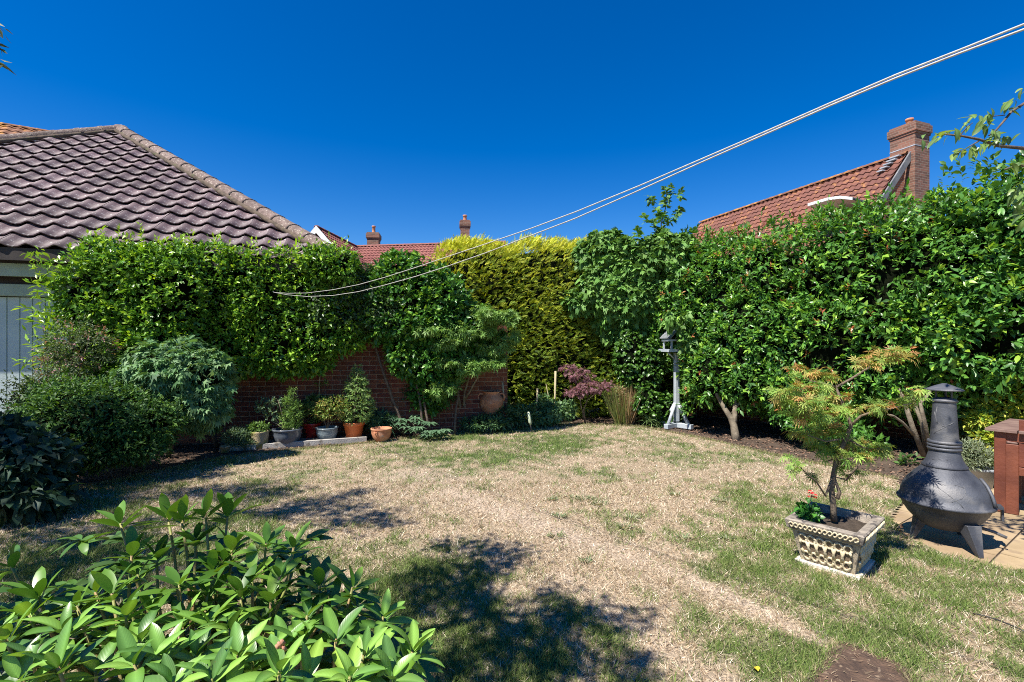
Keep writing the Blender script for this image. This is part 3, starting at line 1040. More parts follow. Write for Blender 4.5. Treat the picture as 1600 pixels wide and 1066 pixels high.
# distant house with white barge boards
h2 = thing('house', 'distant red-tiled house with a white-edged gable and two brick chimneys', 'house')
ga = P(497, 355, 22); RZ = ga.z
gb = Vector(((556 - 800) / F * 26.2, 26.2, RZ))
mr_ = Vector(((790 - 800) / F * 25.05, 25.05, RZ))
gd = (gb - ga).normalized(); gx = Vector((gd.y, -gd.x, 0))     # to the right
pt = math.tan(R(48))
hw = 2.4; eave_z = RZ - hw * pt
def slope_from(ridge_a, ridge_b, side, half, drop, mat, nm='roof_tiles', clip=None):
    d = (ridge_b - ridge_a); l = d.length; d.normalize()
    dn = (side * half - Vector((0, 0, drop))); sl_ = dn.length; vv_ = -dn.normalized()
    return wavy_slope(nm, ridge_a + dn, d, vv_, l, sl_, h2, mat, clip=clip)
slope_from(ga - gd * .15, gb + gd * 2.2, gx, hw, hw * pt, M['clay2'])
slope_from(ga - gd * .15, gb + gd * 2.2, -gx, hw, hw * pt, M['clay2'])
md = (mr_ - gb).normalized(); mn = Vector((md.y, -md.x, 0)); mn = mn if mn.y < 0 else -mn
slope_from(gb - md * 1.5, mr_, mn, 3.2, 3.2 * math.tan(R(42)), M['clay2'])
slope_from(gb - md * 1.5, mr_, -mn, 3.2, 3.2 * math.tan(R(42)), M['clay2'])
ridge_run(h2, ga - gd * .15, gb, .13, .45, 'ridge_tile', M['clay2'], bed=False)
ridge_run(h2, gb, mr_, .13, .45, 'ridge_tile', M['clay2'], bed=False)
mb = MB()
mb.add([ga + gx * 2.25 + Vector((0, 0, -2.25 * pt)) , ga - gx * 2.25 + Vector((0, 0, -2.25 * pt)), ga + Vector((0, 0, -.12))], [(0, 1, 2)])
mb.add([ga + gd * .2 + gx * 2.25 + Vector((0, 0, -2.25 * pt)), ga + gd * .2 - gx * 2.25 + Vector((0, 0, -2.25 * pt)), ga + gd * .2 + gx * 2.25 + Vector((0, 0, -RZ)), ga + gd * .2 - gx * 2.25 + Vector((0, 0, -RZ))], [(0, 1, 3, 2)])
gw = mb.obj('gable_wall', None, h2)
mbk = mat_simple('far_brick', (.40, .13, .06), (.5, .2, .09), 9, .9, .2)
def mat_brickpat(name, c1, c2, mort, scale=1.0):
    m, nt, b = new_mat(name)
    tc = nt.nodes.new("ShaderNodeTexCoord"); mp = nt.nodes.new("ShaderNodeMapping")
    mp.inputs["Rotation"].default_value = (R(90), 0, 0)
    sx = nt.nodes.new("ShaderNodeSeparateXYZ"); cb = nt.nodes.new("ShaderNodeCombineXYZ"); ad = nt.nodes.new("ShaderNodeMath"); ad.operation = 'ADD'
    nt.links.new(tc.outputs["Object"], sx.inputs[0]); nt.links.new(sx.outputs[0], ad.inputs[0]); nt.links.new(sx.outputs[1], ad.inputs[1])
    nt.links.new(ad.outputs[0], cb.inputs[0]); nt.links.new(sx.outputs[2], cb.inputs[1])
    br = nt.nodes.new("ShaderNodeTexBrick"); br.inputs["Scale"].default_value = 1
    br.inputs["Brick Width"].default_value = .225; br.inputs["Row Height"].default_value = .075; br.inputs["Mortar Size"].default_value = .006
    br.inputs["Color1"].default_value = (*c1, 1); br.inputs["Color2"].default_value = (*c2, 1); br.inputs["Mortar"].default_value = (*mort, 1)
    nt.links.new(cb.outputs[0], br.inputs["Vector"]); nt.links.new(br.outputs["Color"], b.inputs["Base Color"]); b.inputs["Roughness"].default_value = .9
    bp = nt.nodes.new("ShaderNodeBump"); bp.inputs["Distance"].default_value = .006; bp.inputs["Strength"].default_value = .6; bp.invert = True
    nt.links.new(br.outputs["Fac"], bp.inputs["Height"]); nt.links.new(bp.outputs[0], b.inputs["Normal"])
    return m
M['farbrick'] = mat_brickpat('far_brickwork', (.36, .13, .07), (.26, .085, .05), (.34, .26, .2))
M['chimbrick'] = mat_brickpat('chimney_brickwork', (.27, .12, .08), (.13, .065, .045), (.27, .21, .16))
gw.data.materials.append(M['farbrick'])
for s_, nm in ((1, 'barge_board'), (-1, 'barge_board')):
    mb = MB()
    a1 = ga - gd * .2 + Vector((0, 0, .02)); b1 = a1 + gx * s_ * hw * 1.02 - Vector((0, 0, hw * 1.02 * pt))
    vs = [a1, b1, b1 + Vector((0, 0, -.32)), a1 + Vector((0, 0, -.32))]
    mb.add(vs + [q + gd * .06 for q in vs], [(0, 1, 2, 3), (7, 6, 5, 4), (0, 4, 5, 1), (3, 2, 6, 7), (1, 5, 6, 2)])
    mb.obj(nm, M['white'], h2)
mb = MB(); c = (gb + mr_) / 2; mb.box((c.x, c.y + .2, (RZ - 3) / 2), ((mr_ - gb).length, 5.6, RZ - 3), math.atan2(md.y, md.x)); mb.obj('wall', M['farbrick'], h2)


def chimney(parent, x, y, z0, z1, w, dpt, yaw, pot_h=.3, pots=1, mat=None, n='chimney', mesh_bricks=False):
    mat = mat or M['chimbrick']
    mb = MB()
    h = z1 - z0
    mb.box((0, 0, h / 2 - .1), (w, dpt, h - .2))
    o = mb.obj(n, mat, parent); o.location = (x, y, z0); o.rotation_euler = (0, 0, yaw)
    mb = MB()
    mb.box((0, 0, h - .30), (w + .05, dpt + .05, .07)); mb.box((0, 0, h - .15), (w + .11, dpt + .11, .23)); mb.box((0, 0, h - .0), (w + .03, dpt + .03, .074))
    mb.obj('corbel', mat, o)
    for k in range(pots):
        mb = MB(); mb.lathe([(.10, 0), (.11, .02), (.095, .05), (.085, pot_h - .08), (.11, pot_h - .06), (.11, pot_h), (.08, pot_h), (.075, .1)], 14, (0, 0, h + .03)); mb.obj('chimney_pot', M['terracotta'], o)
    return o


q = P(584, 384, 27.2); chimney(h2, q.x, q.y, q.z - 1.2, CAMZ + (540 - 366) / F * 27.2, .62, .62, .1, .42)
q = P(726.5, 384, 25.3); chimney(h2, q.x, q.y, q.z - 1.2, CAMZ + (540 - 347) / F * 25.3, .46, .6, .12, .32)

# right-hand house
h3 = thing('house', 'right-hand house with long rust-lichened tile roof and tall brick chimney', 'house')
ra = P(1390, 248, 15.7); RZ3 = ra.z
rb = Vector(((1095 - 800) / F * 23.8, 23.8, RZ3))
rd = (rb - ra); rd.z = 0; rd.normalize()
rn = Vector((rd.y, -rd.x, 0)); rn = rn if rn.x < 0 else -rn      # to the left, towards the garden
ra = ra - rd * .55
p3 = math.tan(R(50)); half = 3.4
dn = rn * half - Vector((0, 0, half * p3))
wavy_slope('roof_tiles', ra + dn, rd, -dn.normalized(), (rb - ra).length, dn.length, h3, M['clay'], tw=.22, tg=.27)
dn2 = -rn * half - Vector((0, 0, half * p3))
wavy_slope('roof_tiles', ra + dn2, rd, -dn2.normalized(), (rb - ra).length, dn2.length, h3, M['clay'], tw=.22, tg=.27)
ridge_run(h3, ra, rb, .14, .45, 'ridge_tile', M['clay_orange'], bed=False)
mb = MB()
g0 = ra + rd * .12
mb.add([g0 + rn * 3.2 - Vector((0, 0, 3.25 * p3)), g0 - rn * 3.2 - Vector((0, 0, 3.25 * p3)), g0 + Vector((0, 0, -.1))], [(0, 1, 2)])
mb.add([g0 + rn * 3.2 - Vector((0, 0, 3.25 * p3)), g0 - rn * 3.2 - Vector((0, 0, 3.25 * p3)), g0 - rn * 3.2 - Vector((0, 0, RZ3)), g0 + rn * 3.2 - Vector((0, 0, RZ3))], [(0, 1, 2, 3)])
g1 = g0 + rn * 3.0; g2 = rb + rn * 3.0
mb.add([g1 - Vector((0, 0, 3.1 * p3)), g2 - Vector((0, 0, 3.1 * p3)), g2 - Vector((0, 0, RZ3)), g1 - Vector((0, 0, RZ3))], [(0, 1, 2, 3)])
mb.obj('wall', M['farbrick'], h3)
mb = MB()
a1 = ra - rd * .03 + Vector((0, 0, .02)); b1 = a1 + dn
vs = [a1, b1, b1 + Vector((0, 0, -.24)), a1 + Vector((0, 0, -.3))]
mb.add(vs + [q_ - rd * .05 for q_ in vs], [(0, 1, 2, 3), (7, 6, 5, 4), (0, 4, 5, 1), (3, 2, 6, 7)])
mb.obj('barge_board', M['greybarge'], h3)
# chimney
cc0 = Vector((12.43, 15.0, 0)); cw, cd_ = .70, .72
da = Vector((-.35, .937, 0)); db = Vector((.937, .35, 0))
cc = cc0 + da * cd_ / 2 + db * cw / 2
ztop = CAMZ + (540 - 190) / F * 15.0
co = chimney(h3, cc.x, cc.y, 2.0, ztop, cw, cd_, math.atan2(db.y, db.x), .26)
mb = MB(); zz = CAMZ + (540 - 226) / F * 15.0 - 2.0
mb.box((0, 0, zz), (cw + .015, cd_ + .015, .03)); mb.obj('lead_tray', M['lead'], co)
mb = MB()
f0 = ra + dn.normalized() * .02
base = cc0 + da * cd_ * .0; 
fl0 = cc0 + rn * .03 - rd * .02
for k_ in range(5):
    p0 = ra + dn.normalized() * (.16 + .14 * k_) + rd * (.30 + .05 * k_)
    mb.box(tuple(p0 + Vector((-.03, -.03, .06))), (.30 - .03 * k_, .17, .035), math.atan2(rd.y, rd.x), None)
mb.obj('flashing', M['lead'], h3)
# white fascia of a dormer on the slope
pts = [P(1262, 318, 15.0), P(1292, 309, 14.8), P(1312, 306, 14.6), P(1332, 308, 14.5)]
dm = MB()
vs = []
for q_ in pts: vs += [q_, q_ - Vector((0, 0, .085)), q_ + Vector((1.4, .6, -.1)), q_ + Vector((1.4, .6, -.2))]
fs = []
for i in range(len(pts) - 1):
    a_ = i * 4; b2 = a_ + 4
    fs += [(a_, a_ + 1, b2 + 1, b2), (a_, b2, b2 + 2, a_ + 2), (a_ + 1, a_ + 3, b2 + 3, b2 + 1)]
dm.add(vs, fs); dm.obj('dormer_fascia', M['white'], h3)
# outbuilding brick bit at the right edge
h4 = thing('outbuilding', 'sunlit red brick outbuilding glimpsed at the right edge above the hedge end', 'outbuilding')
mb = MB(); mb.box((12.15, 9.3, 1.6), (2.6, .25, 3.2), R(-30)); mb.obj('wall', M['farbrick'], h4)
mb = MB(); mb.box((12.15, 9.3, 3.24), (2.8, .5, .08), R(-30)); mb.obj('coping', M['clay'], h4)

# garden walls
gwall = thing('garden_wall', 'shaded red brick wall behind the row of pots and the maple', 'wall')
brick_wall(gwall, W0 + WC * .002, WC, WN, 3.1, 1.95, (0, 2.7), 1.95)
rwall = thing('garden_wall', 'red brick boundary wall behind the tall right-hand hedge', 'wall')
brick_wall(rwall, RA, RD, RN, (RB - RA).length, 1.9, (4.6, 6.8), 1.75)

# ------------------------------------------------------------------ hedges and shrubs
def pb(px, py, d, rx, ry, dep=.8): return (*P(px, py, d), rx * d / F, rx * d / F * dep, ry * d / F)
LG = [(.13, .29, .028), (.09, .22, .025), (.20, .39, .035), (.06, .15, .02)]
LG_NEW = [(.36, .55, .05), (.28, .48, .045)]
DG = [(.035, .085, .025), (.055, .115, .03), (.075, .15, .04), (.03, .065, .02)]


def on_wall(s, off, z):   # s metres left(-)/right(+) from garage corner
    p = W0 + WC * s + WN * off
    return (p.x, p.y, z)


# 1 left clipped hedge
hed = thing('hedge', 'long clipped bright green glossy hedge in front of the garage wall', 'hedge')
bl = []
s = -2.66
while s < .4:
    t = (s + 2.66) / 3.0
    ztop = 2.80 + .0 * t + random.uniform(-.04, .05)
    zbot = (.55 if t < .3 else .95 if t < .84 else 1.3) + random.uniform(-.08, .08)
    th = .42 if t < .35 else .29
    bl.append(on_wall(s, th + .02 + random.uniform(-.04, .04), (ztop + zbot) / 2) + (.48, th, (ztop - zbot) / 2, 3.2, YAW))
    s += .42
bl.append(on_wall(.2, .42, 2.62) + (.42, .34, .26, 2.6, YAW))
L1 = Leaves()
pts, nr = blob_pts(bl, 21000, .22, .2, 2.8, gap=.55, gf=5)
clusters(L1, pts, nr, T_OVAL, 5, .072, .034, LG, tw=.09, up=.45, jit=.5, tipcols=LG_NEW, tipfrac=.22)
# upright new shoots along the top
pt_ = []
for b in bl:
    for k in range(9):
        pt_.append((b[0] + random.uniform(-.3, .3), b[1] + random.uniform(-.35, .2), b[2] + b[5] + random.uniform(-.02, .10)))
pt_ = np.array(pt_)
clusters(L1, pt_, np.tile([0, 0, 1.], (len(pt_), 1)), T_OVAL, 8, .07, .028, LG_NEW, tw=.2, up=.8, jit=.3)
L1.obj('foliage', M['leaf_gloss'], hed)
core('shade_core', bl, hed, .7)
trunk('stem', [(wig(on_wall(s, .35, -.05), on_wall(s + random.uniform(-.3, .3), .5, 1.4), 5, .1), .035, .02) for s in (-2.7, -2.0, -1.3)], M['bark_dark'], hed)

# left end pale shoots (spiky at x 60-120)
L2 = Leaves()
pt_ = np.array([on_wall(-3.14 + random.uniform(-.1, .1), .6 + random.uniform(-.3, .3), random.uniform(.95, 2.7)) for _ in range(70)])
clusters(L2, pt_, np.tile(np.array([-1, -.2, .2]), (70, 1)), T_OVAL, 7, .10, .03, LG_NEW + LG[:1], tw=.22, up=.2, jit=.35)
L2.obj('side_shoots', M['leaf_gloss'], hed)

# 2 climber / shrub right of the hedge, darker with small leaves
cl = thing('climber', 'dark small-leaved climber hanging over the brick wall by the hedge end', 'climber')
bl = [on_wall(.5, .3, 2.15) + (.5, .3, .55, 2.4, YAW), on_wall(1.0, .32, 2.08) + (.5, .3, .5, 2.4, YAW), on_wall(.6, .3, 2.3) + (.45, .3, .28, 2.4, YAW), on_wall(.15, .28, 2.0) + (.3, .28, .4, 2.2, YAW)]
L_ = Leaves(); pts, nr = blob_pts(bl, 6500, .3, .25, 3, gap=.6)
clusters(L_, pts, nr, T_OVAL, 6, .042, .024, [(.05, .10, .035), (.07, .13, .045), (.035, .075, .025), (.10, .15, .06)], tw=.1, up=.1, droop=.2, tipcols=[(.2, .3, .07)], tipfrac=.05)
L_.obj('foliage', M['leaf_gloss'], cl); core('shade_core', bl, cl, .7)
trunk('stem', [(wig(on_wall(1.32, .2, -.02), on_wall(.8, .15, 1.7), 6, .08), .028, .018)], M['bark_dark'], cl)

# 3 laurel between climber and golden hedge
la = thing('laurel_bush', 'rounded glossy laurel between the climber and the golden conifer hedge', 'bush')
bl = [on_wall(1.35, .2, 2.3) + (.6, .4, .62, 2.3, YAW), on_wall(1.85, .25, 2.05) + (.6, .4, .66, 2.2, YAW), on_wall(1.75, .3, 1.2) + (.5, .3, .5, 2.2, YAW), on_wall(1.3, .3, 1.35) + (.25, .25, .35, 2.2, YAW), on_wall(.98, .3, 2.05) + (.34, .3, .5, 2.2, YAW), on_wall(1.9, .3, 1.75) + (.65, .38, .5, 2.2, YAW), on_wall(1.35, .3, 1.95) + (.45, .38, .5, 2.2, YAW), on_wall(2.45, .15, 1.6) + (.4, .35, .5, 2.2, YAW), on_wall(1.75, .15, .85) + (.35, .2, .5, 2.2, YAW)]
L_ = Leaves(); pts, nr = blob_pts(bl, 9500, .25, .25, 2.5, gap=.7)
clusters(L_, pts, nr, T_ROUND, 5, .082, .042, [(.07, .20, .03), (.10, .26, .035), (.05, .14, .025)], tw=.1, up=.3, tipcols=[(.20, .36, .04)], tipfrac=.2)
L_.obj('foliage', M['leaf_gloss'], la); core('shade_core', bl, la, .72)
trunk('stem', [(wig(on_wall(1.62, .4, -.02), on_wall(1.4, .25, 1.3), 6, .05), .022, .014), (wig(on_wall(1.72, .45, -.02), on_wall(1.5, .25, 1.4), 6, .05), .02, .014), (wig(on_wall(2.1, .45, -.02), on_wall(2.2, .25, 1.3), 6, .05), .02, .014)], M['bark_dark'], la)

# 4 golden conifer hedge
gc = thing('conifer_hedge', 'tall clipped golden-yellow conifer hedge filling the back corner', 'hedge')
def Q(px, d, z): return ((px - 800) / F * d, d, z)
bl = [Q(747, 9.9, 1.75) + (.95, .85, 1.76, 4.5, .2), Q(850, 10.2, 1.77) + (1.05, .9, 1.80, 4.5, .1), Q(930, 10.4, 1.77) + (1.1, .9, 1.84, 4.5, -.2), Q(1000, 10.6, 1.7) + (1.0, .9, 1.7, 3.0, -.5)]
L_ = Leaves(); pts, nr = blob_pts(bl, 66000, .12, .16, 3.2, zmin=.05, keep_back=.2, gap=.35, gf=10)
n = len(pts)
streak = norm(nr * .75 + np.array([.55, 0, .35]) + rng.normal(size=(n, 3)) * .35)
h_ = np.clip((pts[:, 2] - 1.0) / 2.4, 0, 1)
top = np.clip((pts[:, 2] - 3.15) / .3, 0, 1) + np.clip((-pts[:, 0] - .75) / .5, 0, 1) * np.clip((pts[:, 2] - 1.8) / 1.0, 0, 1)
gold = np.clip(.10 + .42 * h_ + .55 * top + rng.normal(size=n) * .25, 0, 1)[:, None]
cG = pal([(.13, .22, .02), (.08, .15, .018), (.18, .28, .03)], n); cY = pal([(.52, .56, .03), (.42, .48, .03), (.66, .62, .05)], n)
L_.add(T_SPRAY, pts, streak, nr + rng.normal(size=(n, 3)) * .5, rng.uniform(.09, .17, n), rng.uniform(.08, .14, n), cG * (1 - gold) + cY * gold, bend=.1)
tp = pts[(nr[:, 2] > .45)]; tp = tp[rng.random(len(tp)) < .35]; m = len(tp)
L_.add(T_SPRAY, tp, np.array([.1, 0, 1.]) + rng.normal(size=(m, 3)) * .35, rdir(m), rng.uniform(.06, .12, m), rng.uniform(.06, .10, m), pal([(.62, .60, .05), (.58, .60, .04)], m))
L_.obj('foliage', M['conifer'], gc); core('shade_core', bl, gc, .88)
trunk('trunk', [(wig(Q(px, d, -.05), Q(px, d, 2.5), 4, .02), .06, .03) for px, d in ((770, 9.9), (850, 10.2), (940, 10.4))], M['bark_dark'], gc)

# 5 right-hand photinia hedge
def on_r(s, off, z):
    p = RA + RD * s + RN * off
    return (p.x, p.y, z)
RYAW = math.atan2(RD.y, RD.x)
ph = thing('photinia_hedge', 'tall photinia hedge with scattered red young leaves behind the bird table', 'hedge')
ztops = [(.25, 3.4), (.75, 3.45), (1.2, 3.45), (1.75, 3.42), (2.3, 3.36), (2.85, 3.42), (3.4, 3.45), (3.95, 3.48), (4.5, 3.5)]
bl = []
for s, zt in ztops:
    zt += random.uniform(-.05, .05)
    zb = .95 if s < 1 else .42
    bl.append(on_r(s, 1.0 + random.uniform(-.08, .08), (zt + zb) / 2) + (.55, .75, (zt - zb) / 2, 2.7, RYAW))
bl.append(on_r(3.2, 1.35, 1.35) + (1.2, .5, .85, 2.3, RYAW))
bl.append(on_r(2.3, 1.5, 1.5) + (.8, .45, .85, 2.3, RYAW))
bl.append(on_r(1.55, 1.2, 1.6) + (.6, .45, .9, 2.3, RYAW))
bl += [(3.25, 7.95, .98, .5, .38, .5), (3.8, 7.7, .95, .5, .38, .5), (4.3, 7.3, .85, .45, .35, .45)]
L_ = Leaves(); pts, nr = blob_pts(bl, 30000, .26, .38, 1.7, keep_back=.25, gap=.72, gf=3.2)
PH = [(.10, .26, .04), (.07, .19, .03), (.15, .34, .05), (.05, .13, .025)]
clusters(L_, pts, nr, T_OVAL, 5, .092, .04, PH, tw=.12, up=.35, jit=.55, tipcols=[(.30, .50, .06), (.22, .42, .05)], tipfrac=.22)
# small red tufts
sel = rng.random(len(pts)) < .028
clusters(L_, pts[sel] + nr[sel] * .05, nr[sel], T_OVAL, 6, .07, .026, [(.42, .11, .045), (.40, .16, .06), (.5, .24, .09)], tw=.08, up=.8, jit=.3)
tops = np.array([(b[0] + random.uniform(-.4, .4), b[1] + random.uniform(-.4, .4), b[2] + b[5] + random.uniform(-.05, .12)) for b in bl[:7] for _ in range(10)])
clusters(L_, tops, np.tile([0, 0, 1.], (len(tops), 1)), T_OVAL, 9, .085, .035, PH + [(.20, .34, .05)], tw=.22, up=.8, jit=.3, tipcols=[(.3, .09, .06)], tipfrac=.2)
L_.obj('foliage', M['leaf_gloss'], ph); core('shade_core', bl, ph, .75)
L3 = Leaves(); q3 = np.array([P(1072 + random.uniform(-6, 10), random.uniform(500, 650), 8.35 + random.uniform(-.1, .1))[:] for _ in range(120)])
clusters(L3, q3, np.tile([-.6, -.5, .3], (120, 1)), T_OVAL, 5, .09, .038, PH + [(.22, .35, .045)], tw=.12, up=.3, jit=.6, tipcols=[(.5, .2, .08)], tipfrac=.06)
L3.obj('side_shoots', M['leaf_gloss'], ph)
# visible pale trunk at (1150,683)
tb = Vector((*G(1150, 686), -.03)); tz = lambda px, py, d: P(px, py, d)
trunk('trunk', [([tb, tb + Vector((.0, .03, .12)), tb + Vector((-.02, .04, .25)), tb + Vector((-.06, .06, .36)), tb + Vector((-.14, .1, .5)), tb + Vector((-.25, .25, .8)), tb + Vector((-.35, .4, 1.3))], .068, .02), ([tb + Vector((-.02, .04, .22)), tb + Vector((.01, .06, .4)), tb + Vector((.05, .15, .65)), tb + Vector((.1, .3, 1.3))], .05, .02), (wig(tb + Vector((-.02, .08, .42)), tb + Vector((.5, .3, 1.1)), 5, .1), .02, .01)], M['bark_pale'], ph)

# 6 right-hand laurel (taller end)
lr = thing('laurel_hedge', 'tallest dark glossy laurel at the right end of the hedge behind the chiminea', 'hedge')
bl = []
for s, zt in ((4.9, 3.62), (5.4, 3.66), (5.85, 3.58), (6.3, 3.45), (6.75, 3.35)):
    bl.append(on_r(s, .85, (zt + .85) / 2) + (.5, .72, (zt - .85) / 2, 2.6, RYAW))
bl += [on_r(4.6, 1.25, 1.5) + (.7, .55, .65, 2.3, RYAW), on_r(5.4, 1.3, 1.55) + (.7, .55, .65, 2.3, RYAW), on_r(6.1, 1.1, 2.0) + (.6, .6, .8, 2.3, RYAW)]
L_ = Leaves(); pts, nr = blob_pts(bl, 17000, .3, .4, 1.7, keep_back=.25, gap=.72, gf=3.0)
clusters(L_, pts, nr, T_ROUND, 5, .10, .044, [(.07, .20, .04), (.10, .26, .045), (.05, .14, .028), (.14, .32, .05)], tw=.13, up=.3, tipcols=[(.30, .47, .05)], tipfrac=.2)
tops = np.array([(b[0] + random.uniform(-.4, .4), b[1] + random.uniform(-.4, .4), b[2] + b[5] + random.uniform(-.05, .16)) for b in bl[:5] for _ in range(13)])
clusters(L_, tops, np.tile([0, 0, 1.], (len(tops), 1)), T_ROUND, 9, .09, .04, [(.07, .16, .03), (.11, .22, .04)], tw=.24, up=.8, jit=.3)
L_.obj('foliage', M['leaf_gloss'], lr); core('shade_core', bl, lr, .66)
tb = Vector((*G(1446, 716), -.03))
def tp_(*a): return [P(*q_) for q_ in a]
trunk('trunk', [([tb] + tp_((1425, 665, 6.1), (1412, 625, 6.2), (1396, 590, 6.5), (1385, 560, 6.9)), .032, .02), ([tb + Vector((.05, .03, 0))] + tp_((1440, 660, 6.15), (1425, 620, 6.2), (1425, 580, 6.6)), .026, .016),
                ([tb + Vector((.08, 0, 0))] + tp_((1446, 665, 6.0), (1438, 630, 6.0), (1452, 615, 6.0), (1462, 590, 6.4)), .026, .014), ([P(1428, 680, 6.05)] + tp_((1410, 660, 6.0), (1396, 650, 5.95), (1388, 648, 5.9)), .018, .01),
                (tp_((1478, 500, 6.2), (1482, 470, 6.1), (1490, 430, 6.1), (1486, 380, 6.1)), .022, .012)], M['bark_pale'], lr)

# 7 fig-like tree
fg = thing('fig_tree', 'fig tree with lobed leaves and one shoot sticking up above the bird table', 'tree')
def fb(px, py, rx, ry, d=9.25): return pb(px, py, d, rx, ry, .55)
bl = [fb(985, 415, 55, 42), fb(1040, 400, 50, 38, 9.1), fb(945, 455, 48, 42), fb(1010, 470, 55, 45, 9.2), fb(1075, 430, 45, 45, 9.0), fb(1085, 490, 40, 45, 9.1), fb(955, 390, 36, 26, 9.4), fb(1030, 535, 42, 38, 9.35), fb(975, 505, 40, 35, 9.4), fb(920, 400, 26, 26, 9.5), fb(905, 470, 20, 18, 9.3)]
L_ = Leaves(); pts, nr = blob_pts(bl, 5600, .4, .4, 2.0, gap=.7, gf=3)
FG = [(.11, .24, .045), (.15, .30, .06), (.075, .18, .035), (.21, .36, .09)]
clusters(L_, pts, nr, T_FIG, 5, .125, .13, FG, tw=.16, up=.25, jit=.5, droop=.25, bend=.25)
sh = tp_((1035, 390, 9.1), (1033, 350, 9.1), (1040, 325, 9.1), (1042, 300, 9.1))
st = np.array([q_[:] for q_ in tp_((1033, 360, 9.05), (1036, 340, 9.05), (1042, 318, 9.05), (1040, 300, 9.05), (1050, 297, 9.0), (1026, 330, 9.05), (1058, 330, 9.05), (1018, 312, 9.05), (1010, 345, 9.05), (1062, 306, 9.0), (1046, 345, 9.05), (1020, 352, 9.05), (995, 365, 9.05), (940, 372, 9.4), (925, 382, 9.4), (960, 368, 9.4))])
clusters(L_, st, np.tile([0, -.3, 1.], (len(st), 1)), T_FIG, 7, .13, .13, FG, tw=.14, up=.5, jit=.6, droop=.2, bend=.25)
q3 = np.array([P(random.uniform(1040, 1078), random.uniform(488, 512), 8.25 + random.uniform(-.1, .1))[:] for _ in range(12)] + [P(random.uniform(1062, 1085), random.uniform(515, 548), 8.3)[:] for _ in range(14)])
clusters(L_, q3, np.tile([-.3, -.5, -.1], (len(q3), 1)), T_FIG, 5, .12, .12, FG, tw=.14, up=.2, droop=.3, bend=.25)
L_.obj('foliage', M['leaf_soft'], fg)
trunk('trunk', [(wig((2.9, 9.7, -.05), (2.75, 9.45, 2.4), 6, .05), .05, .025), (sh, .015, .006), (wig((2.75, 9.45, 2.0), sh[0], 5, .06), .025, .012), (wig((2.8, 9.5, 1.6), P(960, 400, 9.5), 5, .06), .025, .012), (wig((2.8, 9.5, 1.3), P(1070, 480, 9.2), 5, .06), .02, .01)], M['bark_pale'], fg)
core('shade_core', [(b[0], b[1] + .1, b[2], b[3] * .8, b[4] * .6, b[5] * .8) for b in bl], fg, .7)

# 8 ivy column between grasses and bird table
iv = thing('ivy', 'rounded-leaf ivy column just left of the bird table post', 'ivy')
bl = [P(1012, 575, 8.9)[:] + (.27, .26, .55), P(1012, 625, 8.8)[:] + (.25, .26, .36), P(985, 560, 9.0)[:] + (.3, .3, .6), P(1040, 640, 8.9)[:] + (.4, .3, .3)]
L_ = Leaves(); pts, nr = blob_pts(bl, 1900, .3, .2, 3, gap=.7)
clusters(L_, pts, nr, T_ROUND, 5, .055, .05, [(.07, .17, .025), (.04, .10, .02), (.11, .24, .03)], tw=.1, up=-.1, droop=.3)
L_.obj('foliage', M['leaf_gloss'], iv); core('shade_core', bl, iv, .75)

# 9 green Japanese maple in back bed
mp = thing('maple_tree', 'green-leaved spreading Japanese maple in front of the brick wall', 'tree')
MD = 7.95
pads = [(735, 495, 75, 16), (700, 512, 75, 14), (770, 520, 40, 16), (665, 540, 50, 14), (720, 540, 75, 14), (775, 545, 40, 20), (690, 565, 55, 12), (745, 560, 60, 12), (800, 530, 12, 16), (640, 525, 30, 10), (670, 600, 42, 15), (705, 590, 25, 10), (712, 478, 30, 10), (790, 500, 25, 10), (735, 575, 30, 10), (625, 515, 32, 12), (648, 500, 30, 10), (655, 580, 30, 10), (640, 555, 26, 10), (688, 610, 34, 12)]
bl = []
for i, (px, py, rx, ry) in enumerate(pads):
    for k_ in range(4):
        d = MD + random.uniform(-.4, .35); q_ = P(px + random.uniform(-.6, .6) * rx, py + random.uniform(-12, 10), d)
        r_x = rx * random.uniform(.28, .5) * d / F
        bl.append((q_.x, q_.y, q_.z, r_x, r_x * .8, ry * d / F * random.uniform(.25, .5)))
L_ = Leaves(); pts, nr = blob_pts(bl, 4600, .8, .3, 4, keep_back=.8, gap=.4, gf=8)
clusters(L_, pts, nr, T_MAPLE, 4, .075, .08, [(.15, .29, .06), (.20, .35, .07), (.10, .22, .045), (.28, .42, .12)], tw=.10, up=.25, jit=.8, droop=.05, bend=.3, lnorm_up=1.0)
L_.obj('foliage', M['leaf_soft'], mp)
mbx = Vector((*G(722, 664), -.03)); mbx.y -= .0
mk = [([mbx] + tp_((718, 630, 8.2), (714, 610, 8.15), (712, 580, 8.1)), .03, .014), ([mbx + Vector((.03, 0, 0))] + tp_((725, 628, 8.2), (726, 612, 8.2), (733, 590, 8.1), (742, 560, 8.0)), .026, .012), ([P(726, 625, 8.2)] + tp_((735, 610, 8.15), (746, 590, 8.1), (757, 565, 8.0), (768, 540, 8.0)), .02, .01), ([P(733, 590, 8.1)] + tp_((738, 565, 8.0), (735, 530, 8.0), (737, 500, 8.0)), .016, .008),
      ([P(712, 585, 8.1)] + tp_((705, 560, 8.0), (690, 540, 7.9), (665, 538, 7.8)), .012, .006), ([P(712, 605, 8.1)] + tp_((695, 598, 8.0), (675, 600, 7.9)), .01, .005), ([P(768, 545, 8.0)] + tp_((775, 525, 8.0), (790, 505, 8.0)), .009, .005), ([P(742, 562, 8.0)] + tp_((722, 530, 7.9), (705, 505, 7.9)), .009, .005)]
trunk('trunk', mk, M['bark_pale'], mp)

